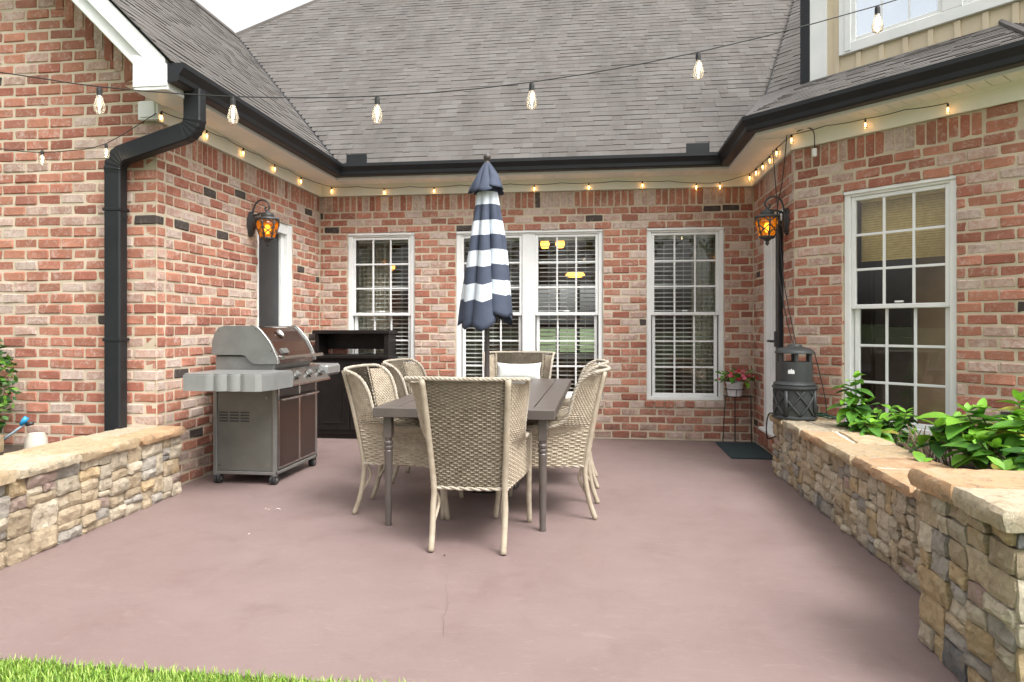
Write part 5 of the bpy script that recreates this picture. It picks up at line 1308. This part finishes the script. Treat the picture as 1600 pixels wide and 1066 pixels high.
for (x, y, z, r_, h, l_) in ((-.70, 9.0, 2.30, .062, .13, 'left of two small amber pendant lamps seen through the double window'), (-.50, 9.0, 2.30, .062, .12, 'right of two small amber pendant lamps seen through the double window'), (-.309, 9.2, 1.90, .13, .07, 'wide amber bowl lamp seen through the double window'), (-2.68, 8.6, 1.98, .06, .09, 'small round amber lamp seen through the left window')):
    t = thing('pendant_lamp', l_, 'lamp', (x, y, z)); mb = MB(); mb.lathe([(.001, -h / 2), (r_ * .7, -h / 2 + .004), (r_, -h * .1), (r_ * .85, h * .35), (r_ * .3, h / 2)], 18, (x, y, z)); mb.build('shade', M_pend, t, True)
    mb = MB(); mb.tube([(x, y, z + h / 2), (x, y, 2.59)], .006, 6); mb.build('rod', M_iron, t)
# dark furniture in the rooms
M_fur = pm('dark_furniture', (.05, .035, .028), (.035, .025, .02), 8, .5)
it = thing('indoor_table', 'dark dining table dimly seen through the double window', 'table', (-.6, 9.2, .05)); mb = MB(); mb.cbox(-1.5, .3, 8.8, 9.7, .76, .80, .01); mb.build('top', M_fur, it)
for x in (-1.4, .2):
    for y in (8.9, 9.6): mb = MB(); mb.cbox(x - .03, x + .03, y - .03, y + .03, .052, .76, .006); mb.build('leg', M_fur, it)
bk = thing('indoor_cupboard', 'dark tall cupboard dimly seen through the bay window', 'cupboard', (2.8, 7.1, .05)); mb = MB(); mb.cbox(2.6, 3.0, 6.95, 7.30, .06, 2.1, .01); mb.build('carcass', M_fur, bk)
for zz in (.3, 1.2): mb = MB(); mb.cbox(2.63, 2.97, 6.935, 6.949, zz, zz + .8, .006); mb.build('door', M_fur, bk)

# ------------------------------------------------------------------ trees behind the camera, seen mirrored in the glass
rt = random.Random(33); mb = MB()
for (tx, ty, th_h, cr) in ((-9, -11, 9, 3.2), (-4.5, -14, 11, 3.6), (0.5, -12, 8, 2.8), (4.5, -15, 12, 4.0), (9.5, -12, 9, 3.4), (-14, -13, 10, 3.6), (14, -14, 11, 3.6)):
    mb.tube([(tx, ty, -.1), (tx + .1, ty, th_h * .35), (tx - .1, ty + .1, th_h * .8)], [.22, .17, .06], 8, m=2)
    for k_ in range(6):
        q = rt.uniform(0, 6.28); mb.tube([(tx, ty, th_h * rt.uniform(.3, .5)), (tx + cr * .6 * math.cos(q), ty + cr * .6 * math.sin(q), th_h * rt.uniform(.55, .85))], [.08, .02], 5, m=2)
    cl = [(tx + rt.gauss(0, cr * .42), ty + rt.gauss(0, cr * .42), th_h * rt.uniform(.38, 1.0), rt.uniform(.5, 1.1)) for _ in range(34)]
    for (cx, cy, cz, r_) in cl:
        for k_ in range(42):
            p = Vector((cx + rt.gauss(0, r_ * .5), cy + rt.gauss(0, r_ * .5), cz + rt.gauss(0, r_ * .4))); s = rt.uniform(.09, .19); u_ = Vector((rt.gauss(0, 1), rt.gauss(0, 1), rt.gauss(0, .7))).normalized(); v_ = u_.orthogonal().normalized()
            mb.add([p - u_ * s, p + v_ * s * .55, p + u_ * s, p - v_ * s * .55], [(0, 1, 2, 3)], rt.choice([0, 1]))
tag(mb.build('far_trees', [LF[1], LF[2], pm('bark', (.10, .075, .055), (.06, .045, .035), 12, .95)]), 'leafy garden trees across the lawn, mirrored in the window glass', 'trees', kind='stuff')
